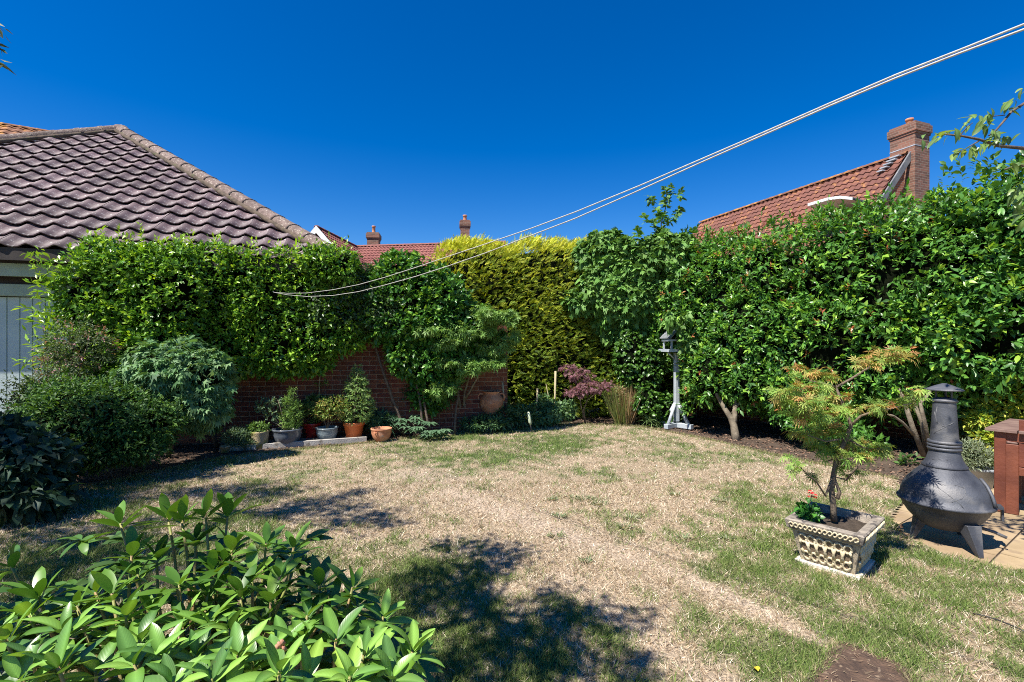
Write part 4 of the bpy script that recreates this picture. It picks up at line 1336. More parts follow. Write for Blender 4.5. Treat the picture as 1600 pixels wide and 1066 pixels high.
# 10 silvery green dome (left)
sd = thing('shrub', 'domed blue-green maple-leaved shrub in the left border', 'shrub')
bl = [pb(272, 585, 5.9, 72, 50, .7), pb(315, 588, 5.9, 42, 44), pb(305, 628, 5.9, 52, 44, .7), pb(228, 562, 6.0, 34, 30)]
L_ = Leaves(); pts, nr = blob_pts(bl, 3300, .3, .26, 3.5, gap=.6, gf=6)
clusters(L_, pts, nr, T_MAPLE2, 4, .08, .08, [(.09, .20, .07), (.14, .28, .10), (.05, .12, .045), (.22, .36, .15)], tw=.09, up=.1, droop=.3, bend=.4, lnorm_up=.45)
L_.obj('foliage', M['leaf_soft'], sd); core('shade_core', bl, sd, .76)
trunk('stem', [(wig((*G(262, 712), -.04), P(285, 600, 5.9), 5, .06), .03, .02)], M['bark_dark'], sd)

# 11 dark low shrub
dk = thing('shrub', 'low spreading dark green shrub in front of the blue-green dome', 'shrub')
bl = [pb(150, 655, 5.3, 95, 55), pb(215, 660, 5.4, 62, 45), pb(90, 640, 5.5, 55, 45), pb(170, 700, 5.2, 85, 30)]
L_ = Leaves(); pts, nr = blob_pts(bl, 7000, .35, .3, 3.0, zmin=.03, gap=.6, gf=5)
clusters(L_, pts, nr, T_OVAL, 6, .05, .02, [(.045, .12, .025), (.07, .165, .03), (.03, .08, .02), (.13, .25, .04)], tw=.13, up=.3, droop=.1)
L_.obj('foliage', M['leaf_soft'], dk); core('shade_core', bl, dk, .76)
trunk('stem', [(wig((*G(205, 740), -.04), P(230, 640, 5.3), 5, .06), .02, .012), (wig((*G(120, 742), -.04), P(120, 640, 5.4), 5, .06), .02, .012)], M['bark_dark'], dk)

# 12 pink-tinged loose shrub by the garage door
pk = thing('shrub', 'loose twiggy shrub with pink-tinted tips beside the garage door', 'shrub')
bl = [pb(115, 550, 5.9, 48, 45), pb(95, 590, 5.8, 45, 30), pb(60, 620, 5.5, 35, 28), pb(150, 545, 6.0, 25, 30)]
L_ = Leaves(); pts, nr = blob_pts(bl, 1500, .6, .2, 4)
clusters(L_, pts, nr, T_OVAL, 6, .042, .016, [(.09, .14, .05), (.14, .18, .08), (.06, .10, .035)], tw=.14, up=.4, tipcols=[(.42, .20, .22), (.3, .18, .14)], tipfrac=.13)
pts = np.array([P(random.uniform(2, 60), random.uniform(590, 650), 5.2)[:] for _ in range(75)])
clusters(L_, pts, np.tile([-.5, -.2, .5], (len(pts), 1)), T_OVAL, 6, .045, .018, [(.04, .07, .035), (.06, .09, .045)], tw=.2, up=.2, jit=.9)
L_.obj('foliage', M['leaf_soft'], pk)
st0 = Vector((*G(62, 735), -.03))
trunk('stem', [(wig(st0, P(px, py, d), 6, .07), .012, .004) for px, py, d in ((50, 600, 5.4), (20, 610, 5.2), (75, 560, 5.7), (110, 520, 5.9), (140, 530, 5.9), (30, 640, 5.2), (5, 625, 5.2), (90, 600, 5.5), (60, 640, 5.3))] + [(tp_((68, 585, 5.8), (90, 568, 5.8), (125, 566, 5.8)), .008, .005)], M['bark'], pk)

# 13 dark broad leaf bush bottom-left corner
bb = thing('bush', 'dark broad-leaved bush in deep shade at the far left edge', 'bush')
bl = [pb(20, 740, 4.1, 75, 55), pb(60, 720, 4.4, 50, 38), pb(-60, 720, 4.2, 90, 70), pb(40, 775, 4.0, 55, 25)]
L_ = Leaves(); pts, nr = blob_pts(bl, 1500, .3, .15, 3, zmin=.05)
clusters(L_, pts, nr, T_ROUND, 4, .11, .06, [(.03, .075, .045), (.045, .10, .05), (.025, .055, .03)], tw=.1, up=.1, droop=.3, bend=.2)
L_.obj('foliage', M['leaf_soft'], bb); core('shade_core', bl, bb, .72)
trunk('stem', [(wig((*G(20, 805), -.04), P(20, 730, 4.1), 5, .06), .02, .012)], M['bark_dark'], bb)

# 14 small purple maple
pm = thing('purple_maple', 'small purple-leaved maple at the foot of the golden hedge', 'shrub')
bl = [pb(925, 605, 8.9, 30, 8), pb(900, 612, 8.9, 22, 7), pb(945, 602, 8.9, 16, 6), pb(905, 585, 9.1, 22, 12), pb(888, 577, 9.2, 14, 9), pb(915, 590, 9.1, 16, 10)]
L_ = Leaves(); pts, nr = blob_pts(bl, 620, .6, .1, 4)
clusters(L_, pts, nr, T_MAPLE, 4, .045, .045, [(.22, .085, .12), (.28, .13, .16), (.15, .06, .08), (.32, .19, .18)], tw=.06, up=.2, droop=.2, bend=.3, lnorm_up=1.2)
L_.obj('foliage', M['leaf_soft'], pm)
b0_ = Vector((*G(915, 662), -.03))
trunk('trunk', [([b0_] + tp_((912, 640, 9.0), (918, 625, 9.0), (935, 612, 8.9), (950, 605, 8.9)), .014, .006), ([b0_] + tp_((908, 635, 9.0), (905, 610, 9.0), (903, 590, 9.1)), .012, .005)], M['bark'], pm)

# 15 dry grass clump
tg_ = thing('ornamental_grass', 'tall half-dry ornamental grass clump left of the bird table', 'grass')
bx, by = G(976, 664); k = 900
a = rng.uniform(0, 2 * np.pi, k); rr = rng.random(k) ** .6 * .16
L_ = Leaves()
ps = np.stack([bx + rr * np.cos(a), by + .05 + rr * np.sin(a), np.zeros(k)], -1)
dry = rng.random(k) < np.clip(.55 + (ps[:, 0] - bx) * 3, .1, .95)
cc_ = np.where(dry[:, None], pal([(.36, .24, .12), (.26, .15, .08), (.46, .34, .18)], k), pal([(.20, .26, .07), (.13, .19, .05), (.30, .34, .10)], k))
L_.add(T_BLADE, ps, np.stack([np.cos(a) * rr * 2.0 - .08, np.sin(a) * rr * 2, np.ones(k)], -1) + rng.normal(size=(k, 3)) * .1, rdir(k), rng.uniform(.4, .85, k), .012, cc_, bend=.05)
L_.add(T_OVAL, ps + np.array([0, 0, .3]) + rng.random((k, 1)) * np.array([-.1, 0, .4]), rng.normal(size=(k, 3)) + np.array([0, 0, .5]), rdir(k), .07, .012, cc_)
L_.obj('blades', M['leaf_soft'], tg_)

# 16 hellebore clump
he = thing('hellebore', 'grey-green hellebore clump with fingered leaves right of the terracotta bowl', 'plant')
L_ = Leaves()
for (px, py) in ((628, 660), (640, 655), (655, 672), (672, 665), (668, 680), (690, 668), (682, 676), (648, 665), (660, 662), (695, 675), (636, 668)):
    q_ = P(px, py, 7.6 - (py - 665) * .02); q_.z = max(q_.z, .1)
    for m_ in range(3):
        c_ = np.array(q_) + rng.normal(size=3) * .05
        k = 7; a = np.linspace(0, 2 * np.pi, k, endpoint=False) + rng.random()
        L_.add(T_OVAL, np.tile(c_, (k, 1)), np.stack([np.cos(a), np.sin(a), np.full(k, .25)], -1), np.tile([0, -.3, 1.], (k, 1)), .13, .04, pal([(.10, .19, .10), (.14, .24, .13), (.07, .14, .07)], k), bend=.4)
L_.obj('foliage', M['leaf_soft'], he)
trunk('stem', [(wig((*G(660, 682), -.02), P(px, py, 7.6), 3, .05), .006, .004) for px, py in ((630, 662), (655, 672), (690, 670), (670, 665), (645, 662))], M['bark'], he)

# 17 border foliage between urn and purple maple, and others
def small_plant(name, label, cat, blobs, n, tmpl, k, L, W, cols, mat='leaf_soft', cor=False, kw={}, nz=.1, depth=.4):
    t = thing(name, label, cat)
    L_ = Leaves(); pts, nr = blob_pts(blobs, n, depth, nz, 4, zmin=.01)
    clusters(L_, pts, nr, tmpl, k, L, W, cols, **kw)
    L_.obj('foliage', M[mat], t)
    if cor: core('shade_core', blobs, t, .6)
    return t
small_plant('ground_cover', 'low green ground cover below the terracotta urn', 'plant', [pb(765, 660, 8.15, 30, 6), pb(790, 650, 8.4, 22, 14), pb(815, 650, 8.5, 25, 14), pb(750, 662, 8.1, 30, 7)], 650, T_OVAL, 5, .08, .025, [(.08, .17, .06), (.12, .22, .09), (.05, .12, .05)], kw=dict(tw=.1, up=.5))
t_ = small_plant('foxglove', 'leafy green plants with tall spent flower spires at the golden hedge foot', 'plant', [pb(850, 635, 8.8, 16, 16), pb(868, 645, 8.7, 18, 14), pb(845, 655, 8.6, 12, 8), pb(885, 640, 8.9, 12, 12)], 380, T_OVAL, 6, .09, .045, [(.13, .24, .09), (.18, .30, .12), (.08, .17, .06)], kw=dict(tw=.1, up=.3, droop=.2))
trunk('flower_spire', [(tp_((867, 660, 8.75), (867, 630, 8.75), (868, 580, 8.75)), .012, .02), (tp_((838, 660, 8.7), (839, 630, 8.7), (840, 607, 8.7)), .01, .018), (tp_((860, 640, 8.75), (857, 620, 8.8), (853, 600, 8.8)), .008, .004)], M['bamboo'], t_)
small_plant('iris_tuft', 'arching strappy green tuft beside the bird table foot', 'plant', [pb(1015, 658, 8.7, 10, 6)], 40, T_BLADE, 4, .28, .012, [(.2, .3, .1), (.12, .2, .06)], kw=dict(tw=.05, up=.6, bend=.5))
small_plant('fern', 'shaded green fern behind the orange pot and terracotta bowl', 'fern', [pb(592, 657, 7.75, 18, 8)], 120, T_SPRAY, 4, .2, .07, [(.06, .15, .07), (.09, .19, .09)], kw=dict(tw=.05, up=.5, bend=.4))
small_plant('yellow_shrub', 'bright yellow-green shrub behind the wooden table at the right edge', 'shrub', [pb(1580, 632, 5.9, 45, 26), pb(1600, 610, 6.0, 40, 22), pb(1545, 655, 5.9, 28, 18), pb(1615, 655, 5.8, 45, 35), pb(1560, 690, 5.8, 32, 30)], 1700, T_OVAL, 6, .075, .034, [(.50, .52, .05), (.38, .46, .05), (.24, .36, .05), (.60, .55, .08), (.14, .27, .04), (.18, .32, .05)], cor=True, kw=dict(tw=.08, up=.4), depth=.25)
small_plant('low_shrub', 'shaded green growth under the hedge behind the chiminea', 'shrub', [pb(1505, 640, 6.3, 40, 50), pb(1470, 640, 6.5, 30, 40), pb(1420, 720, 5.9, 12, 6), pb(1540, 600, 6.4, 40, 30)], 900, T_OVAL, 5, .08, .03, [(.06, .13, .03), (.09, .18, .04), (.04, .09, .025)], kw=dict(tw=.1, up=.3))
small_plant('lavender', 'soft grey-green lavender behind the chiminea', 'plant', [pb(1522, 715, 5.0, 24, 18), pb(1515, 705, 5.0, 16, 14)], 600, T_OVAL, 6, .05, .008, [(.26, .32, .20), (.34, .38, .26), (.18, .24, .13)], kw=dict(tw=.1, up=1.0), cor=True)
t_ = thing('plant_pot', 'pale blue-grey pot half hidden behind the chiminea', 'pot', tuple(P(1532, 742, 5.0).xy) + (0,))
MB().lathe([(0, .0), (.09, 0), (.12, .17), (.135, .17), (.135, .2), (.11, .2), (.10, .12), (0, .12)], 20).obj('pot_body', M['lead'], t_)

small_plant('shrub', 'shaded leafy growth hanging low on the wall behind the hellebore', 'shrub', [pb(680, 620, 8.1, 30, 20), pb(640, 610, 8.1, 14, 20)], 420, T_OVAL, 5, .05, .022, [(.05, .12, .04), (.08, .16, .05)], kw=dict(tw=.1, up=.1, droop=.2))
small_plant('shrub', 'low leafy stems hanging at the base of the photinia hedge', 'shrub', [pb(1290, 665, 6.9, 60, 16), pb(1240, 650, 7.2, 35, 14), pb(1340, 690, 6.5, 35, 14)], 700, T_OVAL, 5, .085, .036, PH, 'leaf_gloss', kw=dict(tw=.12, up=.3))

# ------------------------------------------------------------------ pots and their plants
def pot(px, py, prof, mat, label, name='plant_pot', soil_r=None, soil_z=None, extra=None, n=28):
    x, y = G(px, py)
    t = thing(name, label, 'pot', (x, y, 0))
    MB().lathe(prof, n).obj('pot_body', mat, t)
    if soil_r:
        MB().lathe([(0, soil_z + .004), (soil_r * .6, soil_z + .006), (soil_r, soil_z)], 16).obj('soil', M['potsoil'], t)
    return t, x, y
Z0 = .03
# edging board
a = Vector((*G(343, 706), 0)); b_ = Vector((*G(573, 689.5), 0)); d_ = (b_ - a); L0 = d_.length; yw = math.atan2(d_.y, d_.x)
eb = MB(); c = (a + b_) / 2
o = MB().box((0, 0, .03), (L0, .045, .08)).obj('edging_board', M['board'], bevel=.004); o.location = (c.x, c.y, .0); o.rotation_euler = (0, 0, yw)
tag(o, 'weathered grey edging board along the front of the row of pots', 'board')
nb = Vector((-d_.y, d_.x, 0)).normalized()
cs = c + nb * .24
sl_ = MB().box((0, 0, 0), (L0, .42, .04)).obj('pebbled_strip', M['concrete']); sl_.location = (cs.x, cs.y, .012); sl_.rotation_euler = (0, 0, yw); sl_['kind'] = 'structure'


def GP(px, py, back=0.0):
    return px, py
t1, x, y = pot(352, 707, [(0, .0), (.05, 0), (.062, .075), (.068, .075), (.068, .09), (.055, .09), (.05, .05), (0, .05)], M['stone_pot'], 'smallest tan pot, leftmost of the row', soil_r=.052, soil_z=.075)
small_plant('grey_plant', 'grey-green feathery plant at the left end of the row of pots', 'plant', [pb(368, 683, 6.75, 20, 15), pb(385, 690, 6.75, 12, 10)], 420, T_OVAL, 6, .045, .01, [(.12, .20, .11), (.17, .25, .15), (.08, .15, .06)], kw=dict(tw=.08, up=.5))
t1, x, y = pot(406, 700, [(0, .0), (.10, 0), (.105, .1), (.12, .22), (.125, .24), (.108, .24), (.10, .19), (0, .19)], M['stone_pot'], 'beige mossy stone pot, second from the left in the row', soil_r=.102, soil_z=.2)
small_plant('small_plant', 'small bright leafy plant spilling over the beige mossy pot', 'plant', [(x, y, .28, .12, .1, .06), (x - .08, y + .02, .25, .1, .1, .1), (x - .13, y, .12, .08, .06, .1)], 210, T_OVAL, 6, .04, .02, [(.16, .28, .06), (.11, .21, .05)], kw=dict(tw=.05, up=.3))
bowl = lambda r, h: [(0, 0), (r * .5, 0), (r * .55, .012), (r * .8, h * .3), (r * .96, h * .65), (r * .94, h * .84), (r * .98, h * .88), (r * 1.03, h * .95), (r * 1.0, h), (r * .88, h * .97), (r * .86, h * .75), (0, h * .72)]
t1, x, y = pot(449, 696, bowl(.205, .25), M['grey_glaze'], 'wide slate-grey glazed bowl, largest of the row', soil_r=.18, soil_z=.205)
xb, yb = x, y
t_ = small_plant('sedum', 'fleshy grey-green succulent on bare stems in the slate-grey bowl', 'plant', [pb(413, 635, yb, 14, 12, .8), pb(425, 650, yb, 8, 12), pb(435, 628, yb, 10, 6)], 110, T_ROUND, 7, .035, .02, [(.18, .28, .15), (.24, .34, .20), (.12, .2, .1)], kw=dict(tw=.06, up=.4))
trunk('stem', [(wig((xb, yb, .2), P(px, py, yb + q_), 5, .06), .009, .004) for px, py, q_ in ((415, 640, 0), (425, 630, .05), (434, 625, -.05), (437, 640, 0), (420, 655, 0), (430, 645, .06))], M['bark_pale'], t_)
t_ = small_plant('dwarf_cypress', 'bright green feathery dwarf cypress rising from the slate-grey bowl', 'conifer', [pb(452, 640, yb, 8, 30), pb(462, 650, yb, 9, 22), pb(447, 655, yb, 8, 18), pb(457, 625, yb, 5, 18)], 620, T_SPRAY, 3, .065, .045, [(.22, .36, .07), (.16, .29, .06), (.10, .2, .05)], 'conifer', kw=dict(tw=.06, up=.9))
trunk('stem', [(wig((xb + .04, yb, .2), P(454, 610, yb), 4, .03), .008, .003)], M['bark'], t_)
# red pot (behind)
t1, x, y = pot(488, 686, [(0, 0), (.08, 0), (.085, .01), (.118, .14), (.125, .22), (.132, .225), (.132, .25), (.115, .25), (.105, .18), (0, .18)], M['red_glaze'], 'glossy red glazed pot behind the blue-grey bowl', soil_r=.105, soil_z=.2)
xr, yr = x, y
small_plant('japanese_maple', 'wide low bonsai maple canopy over the red pot', 'plant', [pb(497, 632, yr, 26, 14), pb(485, 645, yr, 18, 14), pb(510, 640, yr, 20, 10)], 420, T_MAPLE, 5, .045, .045, [(.16, .26, .06), (.11, .20, .045), (.24, .32, .09)], kw=dict(tw=.06, up=.2, droop=.2))
o_ = bpy.data.objects.get('japanese_maple')
trunk('stem', [(wig((xr, yr, .18), P(497, 638, yr), 5, .08), .012, .006), (wig((xr, yr, .25), P(484, 645, yr), 4, .08), .007, .004)], M['bark'], o_)
t1, x, y = pot(511, 690, bowl(.165, .22), M['blue_glaze'], 'round blue-grey glazed bowl in front of the red pot', soil_r=.145, soil_z=.18)
xq, yq = x, y
t_ = small_plant('azalea', 'flat-topped bronze-tipped azalea in the blue-grey bowl', 'plant', [pb(520, 632, yq, 24, 12), pb(505, 642, yq, 18, 12), pb(535, 640, yq, 14, 12), pb(520, 648, yq, 20, 8)], 560, T_OVAL, 5, .04, .016, [(.20, .34, .06), (.13, .25, .05), (.30, .36, .08), (.36, .22, .08)], kw=dict(tw=.05, up=.3))
trunk('stem', [(wig((xq, yq, .17), P(515, 640, yq), 5, .08), .014, .007), (wig((xq, yq, .2), P(532, 645, yq), 5, .08), .008, .004), (wig((xq, yq, .2), P(500, 645, yq), 5, .08), .008, .004)], M['bark'], t_)
# orange pot with dwarf spruce
t1, x, y = pot(553, 687, [(0, 0), (.105, 0), (.11, .01), (.145, .22), (.157, .225), (.162, .275), (.15, .275), (.14, .2), (0, .2)], M['orange_pot'], 'tall orange plastic pot holding the dwarf spruce', soil_r=.138, soil_z=.235)
xo, yo = x, y
sp = thing('dwarf_spruce', 'cone-shaped dwarf spruce in the orange pot', 'conifer')
L_ = Leaves()
for (py, w) in ((575, 3), (583, 6), (592, 12), (600, 14), (609, 18), (619, 20), (629, 22), (639, 26), (648, 24), (655, 16)):
    k = int(w * 3.4) + 6; c_ = P(560 - (655 - py) * .0 + rng.normal() * 1, py, yo)
    a = rng.uniform(0, 2 * np.pi, k); rr = w * yo / F * (.25 + .75 * rng.random(k) ** .5)
    ps = np.stack([c_.x - .02 + rr * np.cos(a), c_.y + rr * np.sin(a), c_.z + rng.normal(size=k) * .025], -1)
    for j in range(5):
        dj = np.stack([np.cos(a) + rng.normal(size=k) * .6, np.sin(a) + rng.normal(size=k) * .6, rng.normal(size=k) * .4 - .1], -1)
        L_.add(T_SPRAY, ps, dj, np.tile([0, 0, 1.], (k, 1)) + rng.normal(size=(k, 3)) * .4, .075, .05, pal([(.24, .40, .11), (.16, .30, .08), (.34, .50, .16), (.42, .54, .22)], k))
L_.obj('foliage', M['conifer'], sp); trunk('stem', [(wig((xo, yo, .2), P(558, 572, yo), 5, .02), .016, .004)], M['bark'], sp)
t1, x, y = pot(596, 690, bowl(.155, .205), M['terracotta'], 'round terracotta bowl, rightmost of the row', soil_r=.13, soil_z=.165)
for nm, a0 in (('rope_lug', 2.6), ('rope_lug', 4.4)):
    MB().tube([(.15 * math.cos(a0 - .2), .15 * math.sin(a0 - .2), .165), (.178 * math.cos(a0), .178 * math.sin(a0), .15), (.15 * math.cos(a0 + .2), .15 * math.sin(a0 + .2), .165)], .01, 6).obj(nm, M['terracotta'], t1)
# sapling with cane behind pots
ca = thing('sapling', 'thin staked sapling with sparse twigs behind the azalea', 'sapling')
trunk('stem', [(tp_((498, 660, 7.6), (499, 600, 7.6), (502, 556, 7.6)), .009, .007), (tp_((500, 585, 7.6), (490, 578, 7.6), (478, 568, 7.6)), .005, .003), (tp_((500, 582, 7.6), (508, 577, 7.6), (517, 575, 7.55)), .006, .004)], M['bamboo'], ca)
L_ = Leaves(); pts = np.array([P(px, py, 7.55)[:] for px, py in ((504, 603), (512, 600), (506, 597), (497, 600), (507, 560))]); clusters(L_, pts, np.tile([0, -.5, .5], (5, 1)), T_OVAL, 7, .05, .02, LG, tw=.1); L_.obj('foliage', M['leaf_soft'], ca)

# terracotta urn on stand
ux, uy = (768 - 800) / F * 8.42, 8.42
ur = thing('urn', 'two-handled terracotta urn raised among leaves at the wall end', 'urn', (ux, uy, 0))
uz = CAMZ + (540 - 648) / F * 8.42
MB().lathe([(.12, -.06), (.13, 0), (.10, .03), (.11, uz - .02), (.13, uz)], 20).obj('pedestal', M['stone_edge'], ur)
MB().lathe([(0, 0), (.09, 0), (.10, .02), (.17, .10), (.205, .2), (.20, .27), (.16, .33), (.125, .355), (.13, .38), (.16, .40), (.155, .41), (.12, .395), (.11, .34), (0, .33)], 30, (0, 0, uz)).obj('urn_body', M['terracotta'], ur)
for s_ in (-1, 1):
    MB().tube([(s_ * .13, -.02, uz + .36), (s_ * .20, -.03, uz + .37), (s_ * .235, -.03, uz + .31), (s_ * .20, -.02, uz + .24)], .016, 7).obj('handle', M['terracotta'], ur)
st_ = thing('dry_stalk', 'pale dry flower stalk standing in the terracotta urn', 'stalk')
trunk('stem', [(tp_((768, 620, 8.6), (774, 604, 8.58), (778, 595, 8.55), (780, 586, 8.55)), .018, .022), (tp_((786, 640, 8.5), (787, 620, 8.5), (785, 597, 8.5)), .012, .018)], M['bamboo'], st_)

# solar stake light at the lawn edge
sx_, sy_ = G(831, 677)
sl = thing('garden_light', 'small stake light leaning at the back edge of the lawn', 'garden light', (sx_, sy_, 0))
MB().tube([(.0, 0, -.03), (-.02, 0, .15)], .007, 6).obj('stake', M['spike'], sl)
MB().tube([(-.02, 0, .14), (-.03, 0, .18), (-.055, 0, .34), (-.06, 0, .36)], [.012, .028, .022, .006], 8).obj('lamp_tube', M['clear'], sl)

# ------------------------------------------------------------------ bird table
BD = G(1058, 668)[1]
bt = thing('bird_table', 'pale grey wooden bird table standing against the photinia hedge', 'bird table', ((1057 - 800) / F * BD, BD, 0), R(12))
def bzz(y): return CAMZ + (540 - y) / F * BD
MB().box((0, 0, (bzz(556) + .1) / 2 + .03), (.075, .075, bzz(556) - .06)).obj('post', M['birdwood'], bt, bevel=.004)
for a_ in (0, 90):
    MB().box((0, 0, .045 + (a_ / 90) * .002), (.62, .085, .08), R(a_ + 25)).obj('foot', M['birdwood'], bt, bevel=.004)
for a_ in (25, 115, 205, 295):
    c_, s_ = math.cos(R(a_)), math.sin(R(a_))
    MB().tube([(c_ * .24, s_ * .24, .08), (c_ * .035, s_ * .035, .43)], .032, 4).obj('brace', M['birdwood'], bt)
MB().box((0, 0, bzz(549)), (.46, .38, .025)).obj('tray_board', M['birdwood'], bt)
for s_ in (-1, 1):
    MB().box((0, s_ * .19, bzz(549) + .015), (.48, .018, .05)).obj('tray_lip', M['birdwood'], bt)
    MB().box((s_ * .232, 0, bzz(549) + .015), (.018, .36, .048)).obj('tray_lip', M['birdwood'], bt)
    MB().tube([(s_ * .17, 0, bzz(551)), (s_ * .03, 0, bzz(561))], .018, 4).obj('bracket', M['birdwood'], bt)
for sx in (-1, 1):
    for sy in (-1, 1):
        MB().box((sx * .17, sy * .13, (bzz(548) + bzz(533)) / 2), (.025, .025, bzz(533) - bzz(548))).obj('roof_post', M['birdwood'], bt)
zf = bzz(532)
MB().box((0, 0, zf), (.40, .32, .03)).obj('house_floor', M['birdwood'], bt)
for s_ in (-1, 1):
    mb = MB(); y_ = s_ * .13
    mb.add([(-.15, y_, zf + .02), (.15, y_, zf + .02), (0, y_, zf + .2), (-.15, y_ + .012, zf + .02), (.15, y_ + .012, zf + .02), (0, y_ + .012, zf + .2)], [(0, 1, 2), (3, 5, 4), (0, 2, 5, 3), (1, 4, 5, 2)])
    if s_ > 0: mb.obj('gable_end', M['birdwood'], bt)
    mb = MB(); mb.add([(s_ * .22, -.19, zf + .03), (s_ * .22, .19, zf + .03), (0, .19, zf + .25), (0, -.19, zf + .25), (s_ * .22, -.19, zf + .045), (s_ * .22, .19, zf + .045), (0, .19, zf + .268), (0, -.19, zf + .268)], [(0, 1, 2, 3), (4, 7, 6, 5), (0, 4, 5, 1), (0, 3, 7, 4), (1, 5, 6, 2)])
    mb.obj('roof_panel', M['roof_shaded'], bt)

# ------------------------------------------------------------------ stone planter
PX, PY = 2.145, 3.232
pl = thing('planter', 'square cast-stone planter with pierced lattice sides on a pale plinth', 'planter', (PX, PY, 0), math.atan2(-.75, .66))
ZT = .31
MB().box((0, 0, .008), (.365, .375, .045)).obj('plinth', M['plinth'], pl, bevel=.004)
def frust(mb, w0, d0, z0, w1, d1, z1):
    vs = [(s * w0 / 2, t * d0 / 2, z0) for s, t in ((-1, -1), (1, -1), (1, 1), (-1, 1))] + [(s * w1 / 2, t * d1 / 2, z1) for s, t in ((-1, -1), (1, -1), (1, 1), (-1, 1))]
    mb.add(vs, [(0, 1, 5, 4), (1, 2, 6, 5), (2, 3, 7, 6), (3, 0, 4, 7)])
mb = MB(); frust(mb, .30, .32, .0302, .375, .435, .235); mb.obj('body', M['cast_stone'], pl)
# rim: ring with top surface
mb = MB()
frust(mb, .385, .445, .235, .42, .49, .25); frust(mb, .42, .49, .25, .44, .51, ZT - .008); frust(mb, .44, .51, ZT - .008, .425, .495, ZT)
frust(mb, .425, .495, ZT, .34, .41, ZT - .002); frust(mb, .34, .41, ZT - .002, .31, .36, .2); frust(mb, .375, .435, .235, .385, .445, .235)
mb.obj('rim', M['lichen_stone'], pl)
mb = MB()
n = 14
vs = []
for i in range(n + 1):
    for j in range(n + 1):
        x_ = (i / n - .5) * .32; y_ = (j / n - .5) * .39
        vs.append((x_, y_, .262 + .012 * math.sin(i * 1.7) * math.cos(j * 2.1)))
mb.add(vs, [(i * (n + 1) + j, (i + 1) * (n + 1) + j, (i + 1) * (n + 1) + j + 1, i * (n + 1) + j + 1) for i in range(n) for j in range(n)], True)
mb.obj('soil', M['potsoil'], pl)


def face_map(side):
    """returns f(a,b,h): a in -1..1 across, b in 0..1 up the sloped body face, h out"""
    def f(a_, b_2, h):
        w = (.30 + (.375 - .30) * b_2) / 2; dd_ = (.32 + (.435 - .32) * b_2) / 2; z = .03 + .205 * b_2
        if side == 0: return Vector((a_ * w, -dd_ - h, z))
        if side == 1: return Vector((w + h, a_ * dd_, z))
        if side == 2: return Vector((-a_ * w, dd_ + h, z))
        return Vector((-w - h, -a_ * dd_, z))
    return f
for side in range(4):
    f = face_map(side)
    rc = MB(); rc.add([f(-.84, .06, .0015), f(.84, .06, .0015), f(.84, .95, .0015), f(-.84, .95, .0015)], [(0, 1, 2, 3)]); rc.obj('recess_shade_panel', M['recess'], pl)  # flat dark panel stands in for shaded depth behind the lattice
    for i in range(6):
        cx = -.84 + .28 * .5 + i * .28
        top_l = []; 
        mb = MB()
        def ring(cx, cy, rx, ry, a0=0, a1=360, n=14):
            return [f(cx + rx * math.cos(R(a0 + (a1 - a0) * k / n)), cy + ry * math.sin(R(a0 + (a1 - a0) * k / n)), .004) for k in range(n + 1)]
        mb.tube(ring(cx, .78, .12, .13), .0072, 8)
        mb.obj('loop', M['lattice'], pl)
        mb = MB(); mb.tube(ring(cx, .21, .12, .13), .0072, 8); mb.obj('loop', M['lattice'], pl)
        for dx in (-1, 1):
            x2 = cx + dx * .28
            if -.86 < x2 < .86:
                mb = MB(); mb.tube([f(cx + dx * .09, .70, .008), f((cx + x2) / 2, .495, .011), f(x2 - dx * .09, .29, .004)], .0072, 8); mb.obj('lattice_bar', M['lattice'], pl)
            else:
                mb = MB(); mb.tube([f(cx + dx * .07, .71, .008), f(cx + dx * .13, .58, .009)], .0085, 8); mb.tube([f(cx + dx * .07, .28, .008), f(cx + dx * .13, .41, .009)], .0085, 8); mb.obj('lattice_bar', M['lattice'], pl)
    # guilloche band on the rim
    mb = MB()
    def g_(a_, b_2, h):
        w = .215 + .008 * b_2; dd_ = .25 + .008 * b_2; z = .258 + .036 * b_2
        if side == 0: return Vector((a_ * w * .88, -dd_ - h, z))
        if side == 1: return Vector((w + h, a_ * dd_ * .88, z))
        if side == 2: return Vector((-a_ * w * .88, dd_ + h, z))
        return Vector((-w - h, -a_ * dd_ * .88, z))
    for ph_ in (0, 1):
        mb.tube([g_(-1 + 2 * k / 84, .5 + .42 * math.sin(2 * math.pi * k / 12 + ph_ * math.pi), .001 + .003 * math.cos(2 * math.pi * k / 12 + ph_ * math.pi)) for k in range(85)], .0048, 6)
    mb.obj('guilloche_band', M['lattice'], pl)

